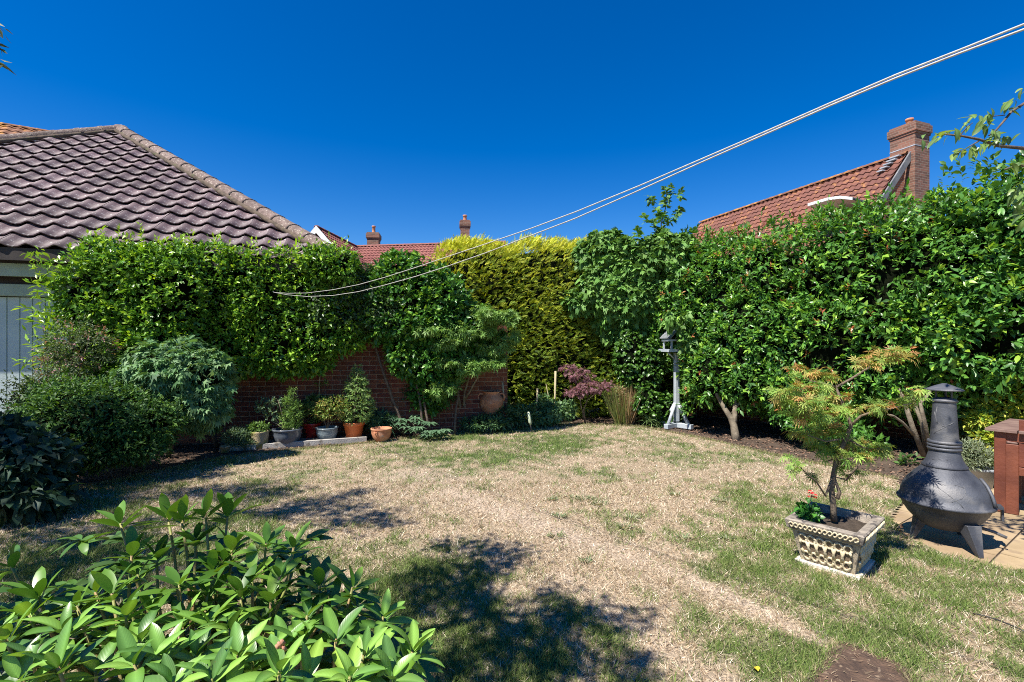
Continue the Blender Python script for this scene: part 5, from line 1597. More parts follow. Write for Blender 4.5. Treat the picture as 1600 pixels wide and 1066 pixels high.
# maple in the planter
MT = 3.25
km = thing('dissected_maple', 'small cut-leaf maple with orange-tipped leaves growing in the stone planter', 'tree')
tr = [P(1303, 814, 3.24), P(1302, 790, 3.24), P(1299, 765, 3.25), P(1303, 740, 3.25), P(1308, 715, 3.25), P(1322, 685, 3.25), P(1330, 665, 3.25), P(1322, 645, 3.26), P(1312, 620, 3.27), P(1306, 605, 3.28), P(1330, 592, 3.3), P(1352, 578, 3.3), P(1378, 564, 3.3)]
br = [(tr, .020, .005), ([P(1303, 745, 3.25), P(1312, 770, 3.2), P(1308, 780, 3.2)][::-1] + [P(1322, 750, 3.2), P(1335, 735, 3.15), P(1345, 725, 3.1)], .012, .005),
      ([tr[3], P(1290, 775, 3.2), P(1275, 752, 3.15), P(1262, 742, 3.1), P(1248, 728, 3.1)], .008, .003),
      ([tr[6], P(1345, 650, 3.2), P(1365, 643, 3.2), P(1395, 638, 3.2), P(1425, 630, 3.2)], .009, .003), ([tr[7], P(1300, 648, 3.2), P(1270, 640, 3.2), P(1235, 628, 3.2)], .008, .003),
      ([tr[9], P(1290, 600, 3.2), P(1265, 595, 3.2)], .007, .003), ([tr[5], P(1350, 700, 3.2), P(1380, 702, 3.15)], .007, .003), ([tr[5], P(1290, 690, 3.2), P(1262, 680, 3.15)], .007, .003), ([tr[4], P(1290, 722, 3.3), P(1270, 705, 3.3)], .006, .003)]
trunk('trunk', br, M['bark'], km)
pads = [(1385, 556, 34, 12), (1360, 568, 26, 8), (1398, 548, 14, 7), (1290, 588, 24, 13), (1268, 607, 30, 12), (1235, 612, 30, 9), (1228, 628, 22, 8), (1262, 628, 34, 10), (1300, 622, 24, 13), (1285, 645, 34, 12), (1250, 650, 26, 9), (1325, 640, 22, 9), (1370, 636, 26, 8), (1400, 630, 26, 8), (1428, 618, 16, 8), (1300, 670, 34, 12), (1265, 678, 26, 9), (1330, 692, 34, 10), (1372, 702, 30, 8), (1300, 705, 30, 12), (1280, 695, 20, 10), (1350, 712, 22, 8), (1318, 728, 16, 6),
        (1237, 718, 10, 6), (1246, 732, 12, 6), (1268, 744, 10, 5), (1338, 738, 12, 5), (1320, 745, 8, 4), (1240, 590, 12, 5), (1245, 572, 12, 5), (1440, 610, 10, 5)]
L_ = Leaves(); bl = []
for (px, py, rx, ry) in pads:
    d = MT + random.uniform(-.22, .18); q_ = P(px, py, d); bl.append((q_.x, q_.y, q_.z, rx * d / F, rx * d / F * .8, ry * d / F * .7))
pts, nr = blob_pts(bl, 500, .9, .06, 5, keep_back=1)
nr = norm(nr * np.array([1, 1, .15]) + rng.normal(size=nr.shape) * np.array([.4, .4, .1]))
hi = np.clip((pts[:, 2] - .75) / .5, 0, 1)
kO = rng.random(len(pts)) < (.12 + .45 * hi)
MG = [(.20, .34, .06), (.28, .42, .08), (.14, .27, .05), (.34, .42, .10)]; MO = [(.48, .28, .09), (.46, .36, .10), (.40, .18, .07), (.42, .40, .11)]
kw = dict(tw=.06, up=.05, jit=.3, droop=.0, bend=.22, lnorm_up=1.8)
clusters(L_, pts[~kO], nr[~kO], T_DISSECT, 3, .048, .052, MG, **kw); clusters(L_, pts[kO], nr[kO], T_DISSECT, 3, .048, .052, MO + MG[:1], **kw)
L_.obj('foliage', M['leaf_soft'], km)
# red flower in the planter
rf = thing('red_flower', 'small green plant with one red bloom at the left corner of the stone planter', 'flower')
q_ = P(1262, 796, 3.28)
L_ = Leaves(); pts, nr = blob_pts([(q_.x, q_.y, .33, .06, .06, .045)], 45, .6, .02, 5)
clusters(L_, pts, nr, T_ROUND, 4, .045, .03, [(.06, .22, .03), (.10, .30, .04), (.05, .15, .03)], tw=.04, up=.3); L_.obj('foliage', M['leaf_gloss'], rf)
fl = MB(); q_ = P(1269, 772, 3.25)
for k in range(9):
    c_ = q_ + Vector((random.uniform(-.02, .02), random.uniform(-.02, .02), random.uniform(-.022, .022)))
    bmv = [(c_ + Vector((math.cos(a) * .012, math.sin(a) * .012, random.uniform(-.004, .004)))) for a in np.linspace(0, 5.2, 6)]
    fl.add([c_ + Vector((0, 0, .006))] + bmv, [(0, i + 1, (i + 1) % 6 + 1) for i in range(6)])
fl.obj('bloom', M['red_petal'], rf)
trunk('stem', [([P(1262, 800, 3.28), q_], .003, .002)], M['bark'], rf)

# ------------------------------------------------------------------ chiminea
CX, CY = 3.20, 3.60
ch = thing('chiminea', 'weathered black cast-iron chiminea with round belly and capped chimney', 'chiminea', (CX, CY, 0))
body = MB().lathe([(0, .095), (.06, .098), (.12, .115), (.17, .15), (.215, .20), (.245, .25), (.262, .292), (.278, .296), (.282, .306), (.276, .316), (.264, .32), (.258, .36), (.243, .405), (.215, .455), (.178, .50), (.145, .535), (.125, .56)], 48).obj('belly', M['iron'], ch)
MB().lathe([(.124, .552), (.132, .556), (.134, .566), (.122, .578), (.105, .61), (.094, .65), (.088, .685)], 36).obj('shoulder', M['iron'], ch)
mb = MB()
for z in (.69, .715, .738):
    mb.lathe([(.085, z - .012), (.098, z - .01), (.101, z), (.098, z + .01), (.085, z + .012)], 32)
mb.obj('collar', M['iron'], ch)
MB().lathe([(.084, .745), (.077, .85), (.071, .95), (.067, 1.035)], 32).obj('chimney', M['iron'], ch)
MB().lathe([(.067, 1.03), (.074, 1.034), (.076, 1.045), (.070, 1.055), (.045, 1.066), (.03, 1.068)], 32).obj('chimney_rim', M['iron'], ch)
MB().lathe([(.108, 1.118), (.112, 1.124), (.10, 1.131), (.05, 1.155), (.012, 1.17), (0, 1.171)], 32).obj('rain_cap', M['iron'], ch)
for a_ in (40, 160, 280):
    c_, s_ = math.cos(R(a_)), math.sin(R(a_))
    MB().tube([(.05 * c_, .05 * s_, 1.05), (.05 * c_, .05 * s_, 1.15)], .006, 6).obj('cap_strut', M['iron'], ch)
# legs
for (fx, fy) in ((3.03 - CX, 3.66 - CY), (3.2 - CX, 3.35 - CY), (.22, .12)):
    d_ = Vector((fx, fy, 0)); r_ = d_.length; d_.normalize(); t_x = Vector((-d_.y, d_.x, 0))
    mb = MB()
    top = [d_ * (r_ * .52) + t_x * .06, d_ * (r_ * .52) - t_x * .06, d_ * (r_ * .95) - t_x * .05, d_ * (r_ * .95) + t_x * .05]
    bot = [d_ * (r_ * 1.02) + t_x * .012, d_ * (r_ * 1.02) - t_x * .012, d_ * (r_ * 1.16) - t_x * .016, d_ * (r_ * 1.16) + t_x * .016]
    mb.add([q_ + Vector((0, 0, .20)) for q_ in top] + [q_ + Vector((0, 0, .0)) for q_ in bot], [(0, 1, 2, 3), (7, 6, 5, 4), (0, 4, 5, 1), (1, 5, 6, 2), (2, 6, 7, 3), (3, 7, 4, 0)])
    mb.obj('leg', M['iron'], ch, bevel=.004)
# door and mouth facing right
dd0 = Vector((.83, -.56, 0)).normalized(); tx = Vector((-dd0.y, dd0.x, 0))
def rad_at(z):
    prof = [(.262, .292), (.264, .32), (.258, .36), (.243, .405), (.215, .455), (.178, .50), (.145, .535)]
    for (r0, z0), (r1, z1) in zip(prof, prof[1:]):
        if z0 <= z <= z1: return r0 + (r1 - r0) * (z - z0) / (z1 - z0)
    return .262
def surf(ang, z, h=0):
    a0 = math.atan2(dd0.y, dd0.x) + ang; r_ = rad_at(z) + h
    return Vector((math.cos(a0) * r_, math.sin(a0) * r_, z))
arch = [surf(-.42 * math.cos(math.pi * k / 14), .325 + .165 * math.sin(math.pi * k / 14), .012) for k in range(15)]
MB().tube(arch, .011, 7).obj('mouth_frame', M['iron'], ch)
mb = MB(); vs = []
for i in range(9):
    for j in range(7):
        a_ = -.4 + .8 * i / 8; zt = .325 + .155 * math.sqrt(max(0, 1 - (a_ / .41) ** 2)); z = .325 + (zt - .325) * j / 6
        vs.append(surf(a_, z, .009))
mb.add(vs, [(i * 7 + j, (i + 1) * 7 + j, (i + 1) * 7 + j + 1, i * 7 + j + 1) for i in range(8) for j in range(6)], True)
mb.obj('door', M['iron_rust'], ch)
mb = MB(); c_ = surf(0, .31, .03); mb.box(tuple(c_), (.03, .09, .018), math.atan2(dd0.y, dd0.x)); mb.box(tuple(c_ + Vector((.012, -.008, -.05))), (.012, .035, .09), math.atan2(dd0.y, dd0.x)); mb.obj('latch', M['iron'], ch)
mb = MB(); c_ = surf(.38, .335, .02); mb.tube([c_ + Vector((0, 0, -.02)), c_ + Vector((0, 0, .05))], .012, 8); mb.obj('hinge', M['iron'], ch)
mb = MB(); e0 = surf(.15, .30); mb.tube([(dd0.x * .17, dd0.y * .17, .15), (dd0.x * .27, dd0.y * .27, .125), (dd0.x * .33, dd0.y * .33, .10)], .011, 7); mb.obj('ash_drawer_handle', M['iron'], ch)
# raised relief lines
def srf2(ang, z, h=.001):
    prof = [(.282, .306), (.264, .32), (.258, .36), (.243, .405), (.215, .455), (.178, .50), (.145, .535), (.125, .56), (.105, .61), (.094, .65), (.088, .685), (.084, .745), (.077, .85), (.071, .95), (.067, 1.035)]
    r_ = .2
    for (r0, z0), (r1, z1) in zip(prof, prof[1:]):
        if z0 <= z <= z1: r_ = r0 + (r1 - r0) * (z - z0) / (z1 - z0); break
    a0 = math.atan2(-CY, -CX) + ang
    return Vector((math.cos(a0) * (r_ + h), math.sin(a0) * (r_ + h), z))
for pts_ in ([(-.8, .43), (-.5, .455), (-.15, .44), (.1, .40), (.3, .36), (.38, .33)], [(.15, .36), (.38, .39), (.5, .43), (.52, .47)], [(-.35, .48), (.0, .462), (.3, .47), (.5, .455)],
             [(-.9, .96), (-.6, .89), (-.1, .86), (.4, .875), (.7, .89)], [(-.8, .80), (-.3, .835), (.1, .86)], [(-.7, .61), (-.3, .625), (.2, .62)], [(-.6, 1.0), (-.75, .93), (-.5, .88)]):
    MB().tube([srf2(*q_) for q_ in pts_], .0022, 5).obj('relief_line', M['scratch'], ch)

# ------------------------------------------------------------------ wooden table and chair
tb_ = thing('garden_table', 'reddish hardwood garden table at the right edge of the patio', 'table', (4.21, 4.27, 0), R(35))
TZ = .725
for i in range(7):
    MB().box((.45, -(.06 + i * .21), TZ - .012), (.95, .20, .024)).obj('top_slat', M['greywood'], tb_, bevel=.002)
MB().box((.45, -.03, TZ - .065), (.86, .025, .075)).obj('apron', M['redwood'], tb_); MB().box((.45, -1.35, TZ - .065), (.86, .025, .075)).obj('apron', M['redwood'], tb_)
MB().box((.035, -.70, TZ - .065), (.025, 1.3, .075)).obj('apron', M['redwood'], tb_)
for x_, y_ in ((.05, -.05), (.85, -.05), (.05, -1.33), (.85, -1.33)):
    MB().box((x_, y_, (TZ - .026) / 2), (.075, .075, TZ - .026)).obj('leg', M['redwood'], tb_, bevel=.004)
cr = thing('garden_chair', 'reddish hardwood garden chair standing before the table at the right edge', 'chair', (4.315, 4.195, 0), R(42))
for x_, y_, h_ in ((0, 0, .60), (.0, -.62, .83), (.47, -.0, .60), (.47, -.62, .60)):
    MB().box((x_, y_, h_ / 2), (.05, .08, h_)).obj('leg', M['redwood'], cr, bevel=.004)
MB().box((.25, .0, .613), (.55, .075, .026)).obj('armrest', M['greywood'], cr, bevel=.01)
MB().box((.25, -.62, .613), (.55, .075, .026)).obj('armrest', M['greywood'], cr, bevel=.01)
for k in range(5):
    MB().box((-.01, -.09 - k * .105, .615), (.024, .10, .40)).obj('back_slat', M['redwood'], cr, bevel=.002)
MB().box((-.01, -.31, .375), (.04, .54, .07)).obj('back_rail', M['redwood'], cr, bevel=.003)
for k in range(5):
    MB().box((.06 + k * .09, -.31, .40), (.08, .54, .022)).obj('seat_slat', M['redwood'], cr)

# ------------------------------------------------------------------ washing line
def line_pt(px, py):
    A = Vector((-3.05, 6.25)); B = Vector((1.35, .95)); k = (px - 800) / F
    d = B - A; t = (k * A.y - A.x) / (d.x - k * d.y)
    y = A.y + t * d.y
    return P(px, py, y)
wl1 = [(428, 457), (450, 458.5), (480, 458), (520, 453), (560, 445), (600, 434), (650, 418), (700, 401), (760, 381), (830, 357), (900, 331), (1000, 290), (1100, 247), (1200, 204), (1300, 160), (1400, 117), (1500, 78), (1600, 38), (1800, -40)]
wl2 = [(428, 457), (450, 461), (480, 463.5), (520, 462), (560, 456), (600, 446), (650, 432), (700, 416), (760, 395), (830, 368), (900, 341), (1000, 297), (1100, 252), (1200, 208), (1300, 164), (1400, 122), (1500, 83), (1600, 46), (1800, -30)]
wt = thing('washing_line', 'twin white washing line strung across the garden from the hedge', 'washing line')
MB().tube([line_pt(*q_) for q_ in wl1], .0027, 6).obj('line', M['line'], wt)
MB().tube([line_pt(*q_) + Vector((0, -.0, 0)) for q_ in wl2], .0027, 6).obj('line', M['line'], wt)
q_ = line_pt(428, 457)
MB().tube([q_, q_ + Vector((-.1, .18, .03)), q_ + Vector((-.15, 1.1, .0))], .005, 6).obj('hook', M['iron'], wt)
e = line_pt(1800, -35)
MB().tube([(e.x + .02, e.y, 0), (e.x + .02, e.y, e.z + .1)], .02, 8).obj('post', M['lead'], wt)

# ------------------------------------------------------------------ cherry branch, upper right
ct = thing('cherry_tree', 'cherry branch with drooping serrated leaves reaching in at upper right', 'tree')
CDp = 2.8
brs = [([P(1760, 330, 3.2), P(1680, 270, 3.0), P(1600, 232, 2.85), P(1560, 228, 2.8), P(1530, 218, 2.8), P(1500, 212, 2.8), P(1475, 210, 2.8)], .013, .004),
       ([P(1700, 120, 3.0), P(1600, 162, 2.9), P(1580, 175, 2.85), P(1568, 190, 2.8), P(1555, 205, 2.8), P(1545, 212, 2.8)], .009, .004),
       ([P(1530, 220, 2.8), P(1510, 232, 2.8), P(1492, 243, 2.8)], .004, .002), ([P(1700, 300, 3.0), P(1620, 262, 2.9), P(1590, 258, 2.85), P(1570, 265, 2.8)], .009, .004),
       ([P(1660, 330, 3.0), P(1620, 310, 2.9), P(1590, 300, 2.85)], .007, .003), ([P(1500, 212, 2.8), P(1512, 198, 2.8), P(1520, 192, 2.8)], .003, .002), ([P(1570, 180, 2.85), P(1550, 182, 2.8), P(1540, 180, 2.8)], .003, .002)]
trunk('branch', brs, M['bark_dark'], ct)
trunk('trunk', [([Vector((5.2, 2.6, -.05)), Vector((5.0, 2.7, 1.5)), Vector((4.6, 2.9, 2.2)), P(1760, 330, 3.2)], .11, .013), ([Vector((5.0, 2.7, 1.5)), Vector((4.8, 2.6, 2.6)), P(1700, 120, 3.0)], .08, .009)], M['bark_dark'], ct)
def curved_leaf(L, W, n=4, fold=.18, droop=.35, pw=.75):
    v = []; f = []
    for i in range(n + 1):
        t = i / n; w = W / 2 * math.sin(math.pi * (t ** .86)) ** pw if 0 < t < 1 else 0
        if i == 0: w = W * .05
        y = L * t * (1 - .08 * droop * t); z = -droop * L * t * t * .5
        v += [(-w, y, z + fold * w), (0, y, z), (w, y, z + fold * w)]
    for i in range(n):
        a_ = i * 3
        f += [(a_, a_ + 1, a_ + 4, a_ + 3), (a_ + 1, a_ + 2, a_ + 5, a_ + 4)]
    return v, f
def leaf_variants(nm, L, W, cols, mat, droops=(.1, .4, .8), fold=.25, seg=4, pw=.75):
    out = []
    for i, c_ in enumerate(cols):
        for dr in droops:
            v, f = curved_leaf(L, W, seg, fold, dr, pw)
            me = bpy.data.meshes.new(nm); me.from_pydata(v, [], f)
            a_ = me.color_attributes.new("Col", 'FLOAT_COLOR', 'POINT')
            cc2 = np.ones((len(v), 4), np.float32); cc2[:, :3] = c_
            vv2 = np.array(v); mid = np.abs(vv2[:, 0]) < 1e-6
            cc2[mid, :3] = np.clip(np.array(c_) * 1.7 + .04, 0, 1)
            a_.data.foreach_set("color", cc2.ravel())
            me.polygons.foreach_set("use_smooth", [True] * len(f)); me.materials.append(mat); me.update()
            out.append(me)
    return out
M['cherry_leaf'] = mat_leaf('cherry_leaf', .4, .35)
cv = leaf_variants('leaf', .105, .042, [(.10, .18, .035), (.15, .23, .05), (.07, .13, .03)], M['cherry_leaf'], (.4, .8, 1.2))
def place_leaf(mesh, pos, d, nrm, s, parent, name='leaf'):
    d = Vector(d).normalized(); x = d.cross(Vector(nrm))
    if x.length < 1e-3: x = d.cross(Vector((.3, .8, .2)))
    x.normalize(); z = x.cross(d)
    o = bpy.data.objects.new(name, mesh); C.link(o); o.parent = parent
    o.matrix_basis = Matrix.Translation(pos) @ Matrix((x * s, d * s, z * s)).transposed().to_4x4()
    return o
spots = []
for a_, b2, k in (((1440, 215), (1475, 210), 9), ((1475, 210), (1500, 200), 7), ((1500, 196), (1520, 193), 5), ((1492, 243), (1520, 228), 12), ((1520, 228), (1560, 215), 14), ((1530, 190), (1560, 205), 12), ((1520, 188), (1545, 180), 7), ((1572, 172), (1582, 155), 7), ((1540, 178), (1545, 172), 4), ((1560, 213), (1590, 210), 9), ((1570, 265), (1605, 250), 14), ((1580, 300), (1605, 280), 13), ((1590, 300), (1605, 300), 10), ((1585, 300), (1602, 320), 8), ((1598, 140), (1610, 140), 3), ((1590, 320), (1610, 350), 9)):
    for i in range(k):
        t = random.random(); px = a_[0] + (b2[0] - a_[0]) * t + random.uniform(-6, 6); py = a_[1] + (b2[1] - a_[1]) * t + random.uniform(-5, 5)
        spots.append(P(px, py, CDp + random.uniform(-.12, .12)))
for q_ in spots:
    d = Vector((random.uniform(-1.1, .5), random.uniform(-.6, .6), random.uniform(-.9, .15)))
    place_leaf(random.choice(cv), q_, d, Vector((random.uniform(-.3, .3), random.uniform(-.8, .2), 1)), random.uniform(.45, .85), ct)

# ------------------------------------------------------------------ foreground rhododendron
rh = thing('rhododendron', 'glossy large-leaved rhododendron filling the lower left foreground', 'bush')
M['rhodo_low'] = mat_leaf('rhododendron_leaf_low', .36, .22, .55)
M['rhodo'] = mat_leaf('rhododendron_leaf', .37, .2, .6)
_nt = M['rhodo'].node_tree; _N = _nt.nodes; _L = _nt.links
_tc = _N.new("ShaderNodeTexCoord"); _sx = _N.new("ShaderNodeSeparateXYZ"); _L.new(_tc.outputs["Object"], _sx.inputs[0])
_ab = _N.new("ShaderNodeMath"); _ab.operation = 'ABSOLUTE'; _L.new(_sx.outputs[0], _ab.inputs[0])
_ma = _N.new("ShaderNodeMath"); _ma.operation = 'MULTIPLY_ADD'; _ma.inputs[1].default_value = -1.3; _L.new(_ab.outputs[0], _ma.inputs[0]); _L.new(_sx.outputs[1], _ma.inputs[2])
_mu = _N.new("ShaderNodeMath"); _mu.operation = 'MULTIPLY'; _mu.inputs[1].default_value = 520; _L.new(_ma.outputs[0], _mu.inputs[0])
_si = _N.new("ShaderNodeMath"); _si.operation = 'SINE'; _L.new(_mu.outputs[0], _si.inputs[0])
_no = _N.new("ShaderNodeTexNoise"); _no.inputs["Scale"].default_value = 45; _L.new(_tc.outputs["Object"], _no.inputs["Vector"])
_ad = _N.new("ShaderNodeMath"); _ad.operation = 'MULTIPLY_ADD'; _ad.inputs[1].default_value = 2.5; _L.new(_no.outputs["Fac"], _ad.inputs[0]); _L.new(_si.outputs[0], _ad.inputs[2])
_bp = _N.new("ShaderNodeBump"); _bp.inputs["Strength"].default_value = .12; _bp.inputs["Distance"].default_value = .0004; _L.new(_ad.outputs[0], _bp.inputs["Height"])
_b = _N["Principled BSDF"]; _L.new(_bp.outputs[0], _b.inputs["Normal"])
_oi = _N.new("ShaderNodeObjectInfo"); _cr = _N.new("ShaderNodeValToRGB"); _L.new(_oi.outputs["Random"], _cr.inputs["Fac"])
_cr.color_ramp.elements[0].color = (.62, .72, .6, 1); _cr.color_ramp.elements[1].color = (1.5, 1.25, .9, 1)
_e = _cr.color_ramp.elements.new(.5); _e.color = (1, 1, 1, 1)
_e = _cr.color_ramp.elements.new(.93); _e.color = (1.05, 1.05, 1, 1)
_mm = _N.new("ShaderNodeMixRGB"); _mm.blend_type = 'MULTIPLY'; _mm.inputs["Fac"].default_value = 1
_at = [q for q in _N if q.type == 'ATTRIBUTE'][0]; _L.new(_at.outputs["Color"], _mm.inputs["Color1"]); _L.new(_cr.outputs["Color"], _mm.inputs["Color2"])
_sp = _N.new("ShaderNodeTexNoise"); _sp.inputs["Scale"].default_value = 60; _L.new(_tc.outputs["Object"], _sp.inputs["Vector"])
_r2 = _N.new("ShaderNodeValToRGB"); _r2.color_ramp.elements[0].position = .70; _r2.color_ramp.elements[1].position = .76; _L.new(_sp.outputs["Fac"], _r2.inputs["Fac"])
_m3 = _N.new("ShaderNodeMixRGB"); _m3.inputs["Color2"].default_value = (.16, .09, .03, 1); _L.new(_r2.outputs["Color"], _m3.inputs["Fac"]); _L.new(_mm.outputs[0], _m3.inputs["Color1"])
_L.new(_m3.outputs[0], _b.inputs["Base Color"])
rv = leaf_variants('leaf', .128, .045, [(.085, .195, .024), (.12, .245, .03), (.06, .145, .02), (.17, .31, .04)], M['rhodo'], (.1, .4, .8), .34, 7, .62)
_v, _f = curved_leaf(1, 1, 5, .22, .4, .62)
T_RH = T(_v, [t_ for q_ in _f for t_ in ((q_[0], q_[1], q_[2]), (q_[0], q_[2], q_[3]))])
ros = [(188, 806), (262, 795), (284, 801), (321, 790), (356, 790), (206, 852), (245, 858), (306, 830), (363, 843), (350, 864), (416, 838), (459, 843), (214, 886), (280, 902), (324, 917), (332, 880), (376, 915), (394, 884), (424, 921), (437, 889), (197, 946), (175, 915), (149, 913), (101, 974), (179, 987), (219, 985), (236, 946), (284, 960), (328, 961), (359, 970),
       (442, 1002), (516, 934), (560, 934), (499, 904), (551, 906), (599, 952), (645, 1004), (634, 1020), (538, 961), (525, 987), (472, 985), (394, 1022), (437, 1037), (481, 1046), (372, 1011), (210, 1026), (52, 1011), (90, 1030), (18, 872), (44, 948), (8, 985), (60, 918), (149, 1037), (254, 1013), (306, 1013), (569, 1011), (612, 1046), (547, 1046), (30, 1050), (330, 1050), (-30, 920), (-40, 1000), (480, 950), (410, 960), (120, 935), (270, 1055)]
MX = 300; nobj = 0
stems = []
extraL = Leaves()
def rdepth(px, py): return 2.02 - (py - 790) / 270 * .72 + max(0, px - 480) / 200 * .12 - max(0, 150 - px) / 150 * .1
order = sorted(ros, key=lambda q_: -q_[1])
rcols = [(.06, .14, .025), (.09, .18, .03), (.05, .10, .02), (.10, .21, .03)]  # darker greens put the shade under the canopy into the leaf colour
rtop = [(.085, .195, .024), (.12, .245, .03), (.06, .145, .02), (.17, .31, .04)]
ros.sort(key=lambda q_: -q_[1] if -5 < q_[0] else 0)
for (px, py) in ros:
    d = rdepth(px, py) + random.uniform(-.05, .09); q_ = P(px, py + 12, d)
    rt = Vector((-.9, 1.5, .15)); axis = (Vector((q_.x + .95, q_.y - 1.55, 0)) * .55 + Vector((0, 0, 1))).normalized() + Vector((random.uniform(-.15, .15), random.uniform(-.15, .15), 0))
    axis.normalize(); e1 = axis.orthogonal().normalized(); e2 = axis.cross(e1)
    k = random.randint(8, 10); a0 = random.random() * 6
    for i in range(k):
        a_ = a0 + i * 2.4; el = .22 + .95 * (i / k) + random.uniform(-.22, .22)
        dv = (e1 * math.cos(a_) + e2 * math.sin(a_)) * math.cos(el) + axis * math.sin(el)
        s = random.uniform(.7, 1.15) * (1 - .25 * (i / k))
        pos = q_ - axis * (.03 * (1 - i / k)) + dv * .008
        if nobj < MX and -5 < px:
            place_leaf(random.choice(rv), pos, dv, axis, s, rh); nobj += 1
        else:
            extraL.add(T_RH, [pos[:]], [dv[:]], [axis[:]], .142 * s, .046 * s, [random.choice(rtop)], bend=.1)
    stems.append(([q_, q_ - axis * .14, (q_ - axis * .3).lerp(Vector((-1.0, 1.5, .2)), .35)], .0045, .007))
# hidden lower growth: random rosettes under the canopy
for i in range(210):
    px = random.uniform(-60, 660); py = random.uniform(840, 1090)
    if px > 480 and py < 930: continue
    if px < 120 and py < 920: continue
    if px > 560 and py < 990: continue
    d = rdepth(px, py) + random.uniform(.2, .5); q_ = P(px, py, d)
    axis = Vector((random.uniform(-.4, .4), random.uniform(-.5, .3), 1)).normalized()
    k = 7; a = rng.uniform(0, 6.28, k)
    dv = np.stack([np.cos(a), np.sin(a), rng.uniform(-.1, .7, k)], -1)
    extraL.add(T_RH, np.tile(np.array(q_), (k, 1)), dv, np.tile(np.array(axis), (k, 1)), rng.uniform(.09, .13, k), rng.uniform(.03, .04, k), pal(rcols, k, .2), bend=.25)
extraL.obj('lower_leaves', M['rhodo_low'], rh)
M['rstem'] = mat_simple('green_stem', (.22, .26, .06), (.32, .20, .09), 20, .6, .2)
trunk('stem', stems, M['rstem'], rh, 5)
trunk('trunk', [(wig((-1.0, 1.55, -.03), (-1.0 + dx, 1.5 + dy, .5), 5, .1), .02, .01) for dx, dy in ((-.3, .1), (.35, .05), (0, .3), (.1, -.3), (-.5, -.1), (.6, .2))], M['bark'], rh)
mb = MB()
for (px, py) in ((440, 1010), (436, 1014), (445, 1016), (443, 1006)):
    q_ = P(px, py, rdepth(440, 1005) - .05); mb.tube([q_, q_ + Vector((random.uniform(-.01, .01), -.005, .014))], [.007, .004], 6)
mb.obj('seed_head', mat_simple('pink_seed_head', (.42, .16, .10), (.5, .24, .15), 30, .8, .3), rh)

# ------------------------------------------------------------------ shade tree behind and left of the camera (its leaves show at the left edge)
sh_t = thing('shade_tree', 'overhanging tree whose leaf tips show at the upper left edge', 'tree')
tanE = math.tan(SUN_EL)
spx = [(700, 850, .10), (735, 855, .12), (770, 862, .13), (805, 872, .13), (690, 900, .17), (730, 905, .17), (655, 905, .12), (700, 935, .16), (650, 945, .14), (740, 945, .14), (770, 890, .12),
       (860, 930, .08), (880, 948, .10), (925, 958, .09), (960, 966, .10), (1000, 970, .08), (900, 978, .12), (860, 995, .14), (820, 1005, .14), (880, 1030, .15), (780, 1000, .12), (720, 1040, .17), (810, 1050, .17), (900, 1055, .14), (975, 1040, .09), (1000, 1060, .1), (670, 1060, .15),
       (300, 770, .18), (370, 768, .20), (430, 772, .18), (490, 788, .2), (540, 796, .16), (590, 808, .14), (615, 820, .1), (450, 800, .14), (530, 820, .12), (260, 748, .18), (200, 765, .25), (140, 790, .3), (80, 800, .3), (60, 840, .3), (130, 860, .25), (40, 900, .3), (160, 920, .25), (230, 820, .2), (200, 870, .2), (90, 950, .3), (10, 780, .35), (-40, 800, .35), (560, 770, .1), (330, 745, .12)]
L_ = Leaves(); hubs = []
for i, (px, py, r_) in enumerate(spx):
    gx_, gy_ = G(px, py)
    h = 4.3 + 1.1 * ((i * 37) % 10) / 10 - (0 if gy_ > 3.6 else .9)
    if gy_ > 4.2: h += .5
    c_ = np.array([gx_ + SDIR.x * h / tanE, gy_ + SDIR.y * h / tanE, h]); hubs.append(c_)
    k = int((230 if gy_ > 4 else 125) * r_ * r_ / .02) + 12
    ps = c_ + rng.normal(size=(k, 3)) * np.array([.62, .62, 1.2]) * r_
    L_.add(T_OVAL, ps, rng.normal(size=(k, 3)) + np.array([0, 0, -.4]), np.array([0, 0, 1.]) + rng.normal(size=(k, 3)) * .5, .065, .036, pal([(.07, .15, .03), (.1, .2, .04)], k))
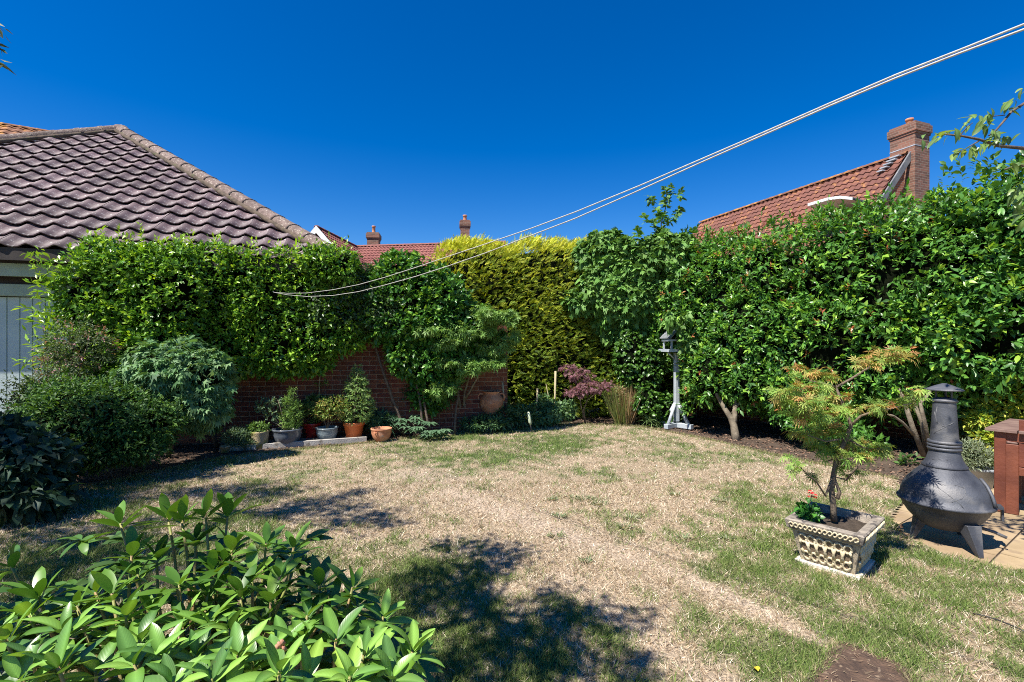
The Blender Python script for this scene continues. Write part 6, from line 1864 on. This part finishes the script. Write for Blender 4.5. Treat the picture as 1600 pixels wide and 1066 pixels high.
# leaf tips at the left edge
for (px, py) in ((-4, 42), (-8, 70), (-6, 95), (0, 100), (-12, 45), (-14, 90)):
    k = 5; q_ = np.array(P(px, py, 2.4))
    L_.add(T_OVAL, q_ + rng.normal(size=(k, 3)) * .012, np.array([.8, 0, -.5]) + rng.normal(size=(k, 3)) * .3, rdir(k), .06, .014, pal([(.10, .12, .04), (.16, .16, .06)], k))
L_.obj('foliage', M['leaf_soft'], sh_t)
fork = Vector((-3.9, .2, 3.3)); base_ = Vector((-4.2, -1.2, -.1))
pth = [(wig(base_, fork, 6, .04), .16, .10)]
H_ = np.array(hubs)
subs = [Vector((-4.6, 2.2, 4.6)), Vector((-2.0, .9, 3.9)), Vector((-5.2, 1.4, 4.6))]
for s_ in subs: pth.append((wig(fork, s_, 5, .06), .08, .035))
for i, c_ in enumerate(H_):
    s_ = min(subs, key=lambda q_: (Vector(c_) - q_).length)
    pth.append((wig(s_, Vector(c_), 4, .06), .016, .004))
pth.append(([subs[0], P(-60, 60, 2.5), P(-4, 70, 2.4), P(-3, 95, 2.4)], .012, .002))
trunk('trunk', pth, M['bark'], sh_t, 5)

# ------------------------------------------------------------------ small litter on the lawn
o = thing('fallen_leaf', 'yellow fallen leaf on the grass near the bare soil patch', 'leaf', (*G(1185, 1056), .02))
v, f = curved_leaf(.05, .03, 4, .6, .6); mb = MB(); mb.add(v, f, True); mb.obj('blade', M['yellow'], o)
o = thing('fallen_petals', 'white fallen petals on shaded grass by the dark bush', 'petals', (*G(93, 777), .02))
for k in range(4):
    v, f = curved_leaf(.05, .035, 3, .4, .3); mb = MB(); mb.add([(a_ + k * .03 - .05, b2 + (k % 2) * .04, c_) for a_, b2, c_ in v], f, True); mb.obj('petal', M['paper'], o)
a = Vector((*G(1520, 962), .012)); b_ = Vector((*G(1560, 975), .02)); c = Vector((*G(1625, 1003), .012))
o = MB().tube([a, a.lerp(b_, .5) + Vector((0, .01, 0)), b_, b_.lerp(c, .5) + Vector((.0, .01, .004)), c], .004, 6).obj('cable', M['spike'])
tag(o, 'thin dark cable lying across the grass at the right edge', 'cable')
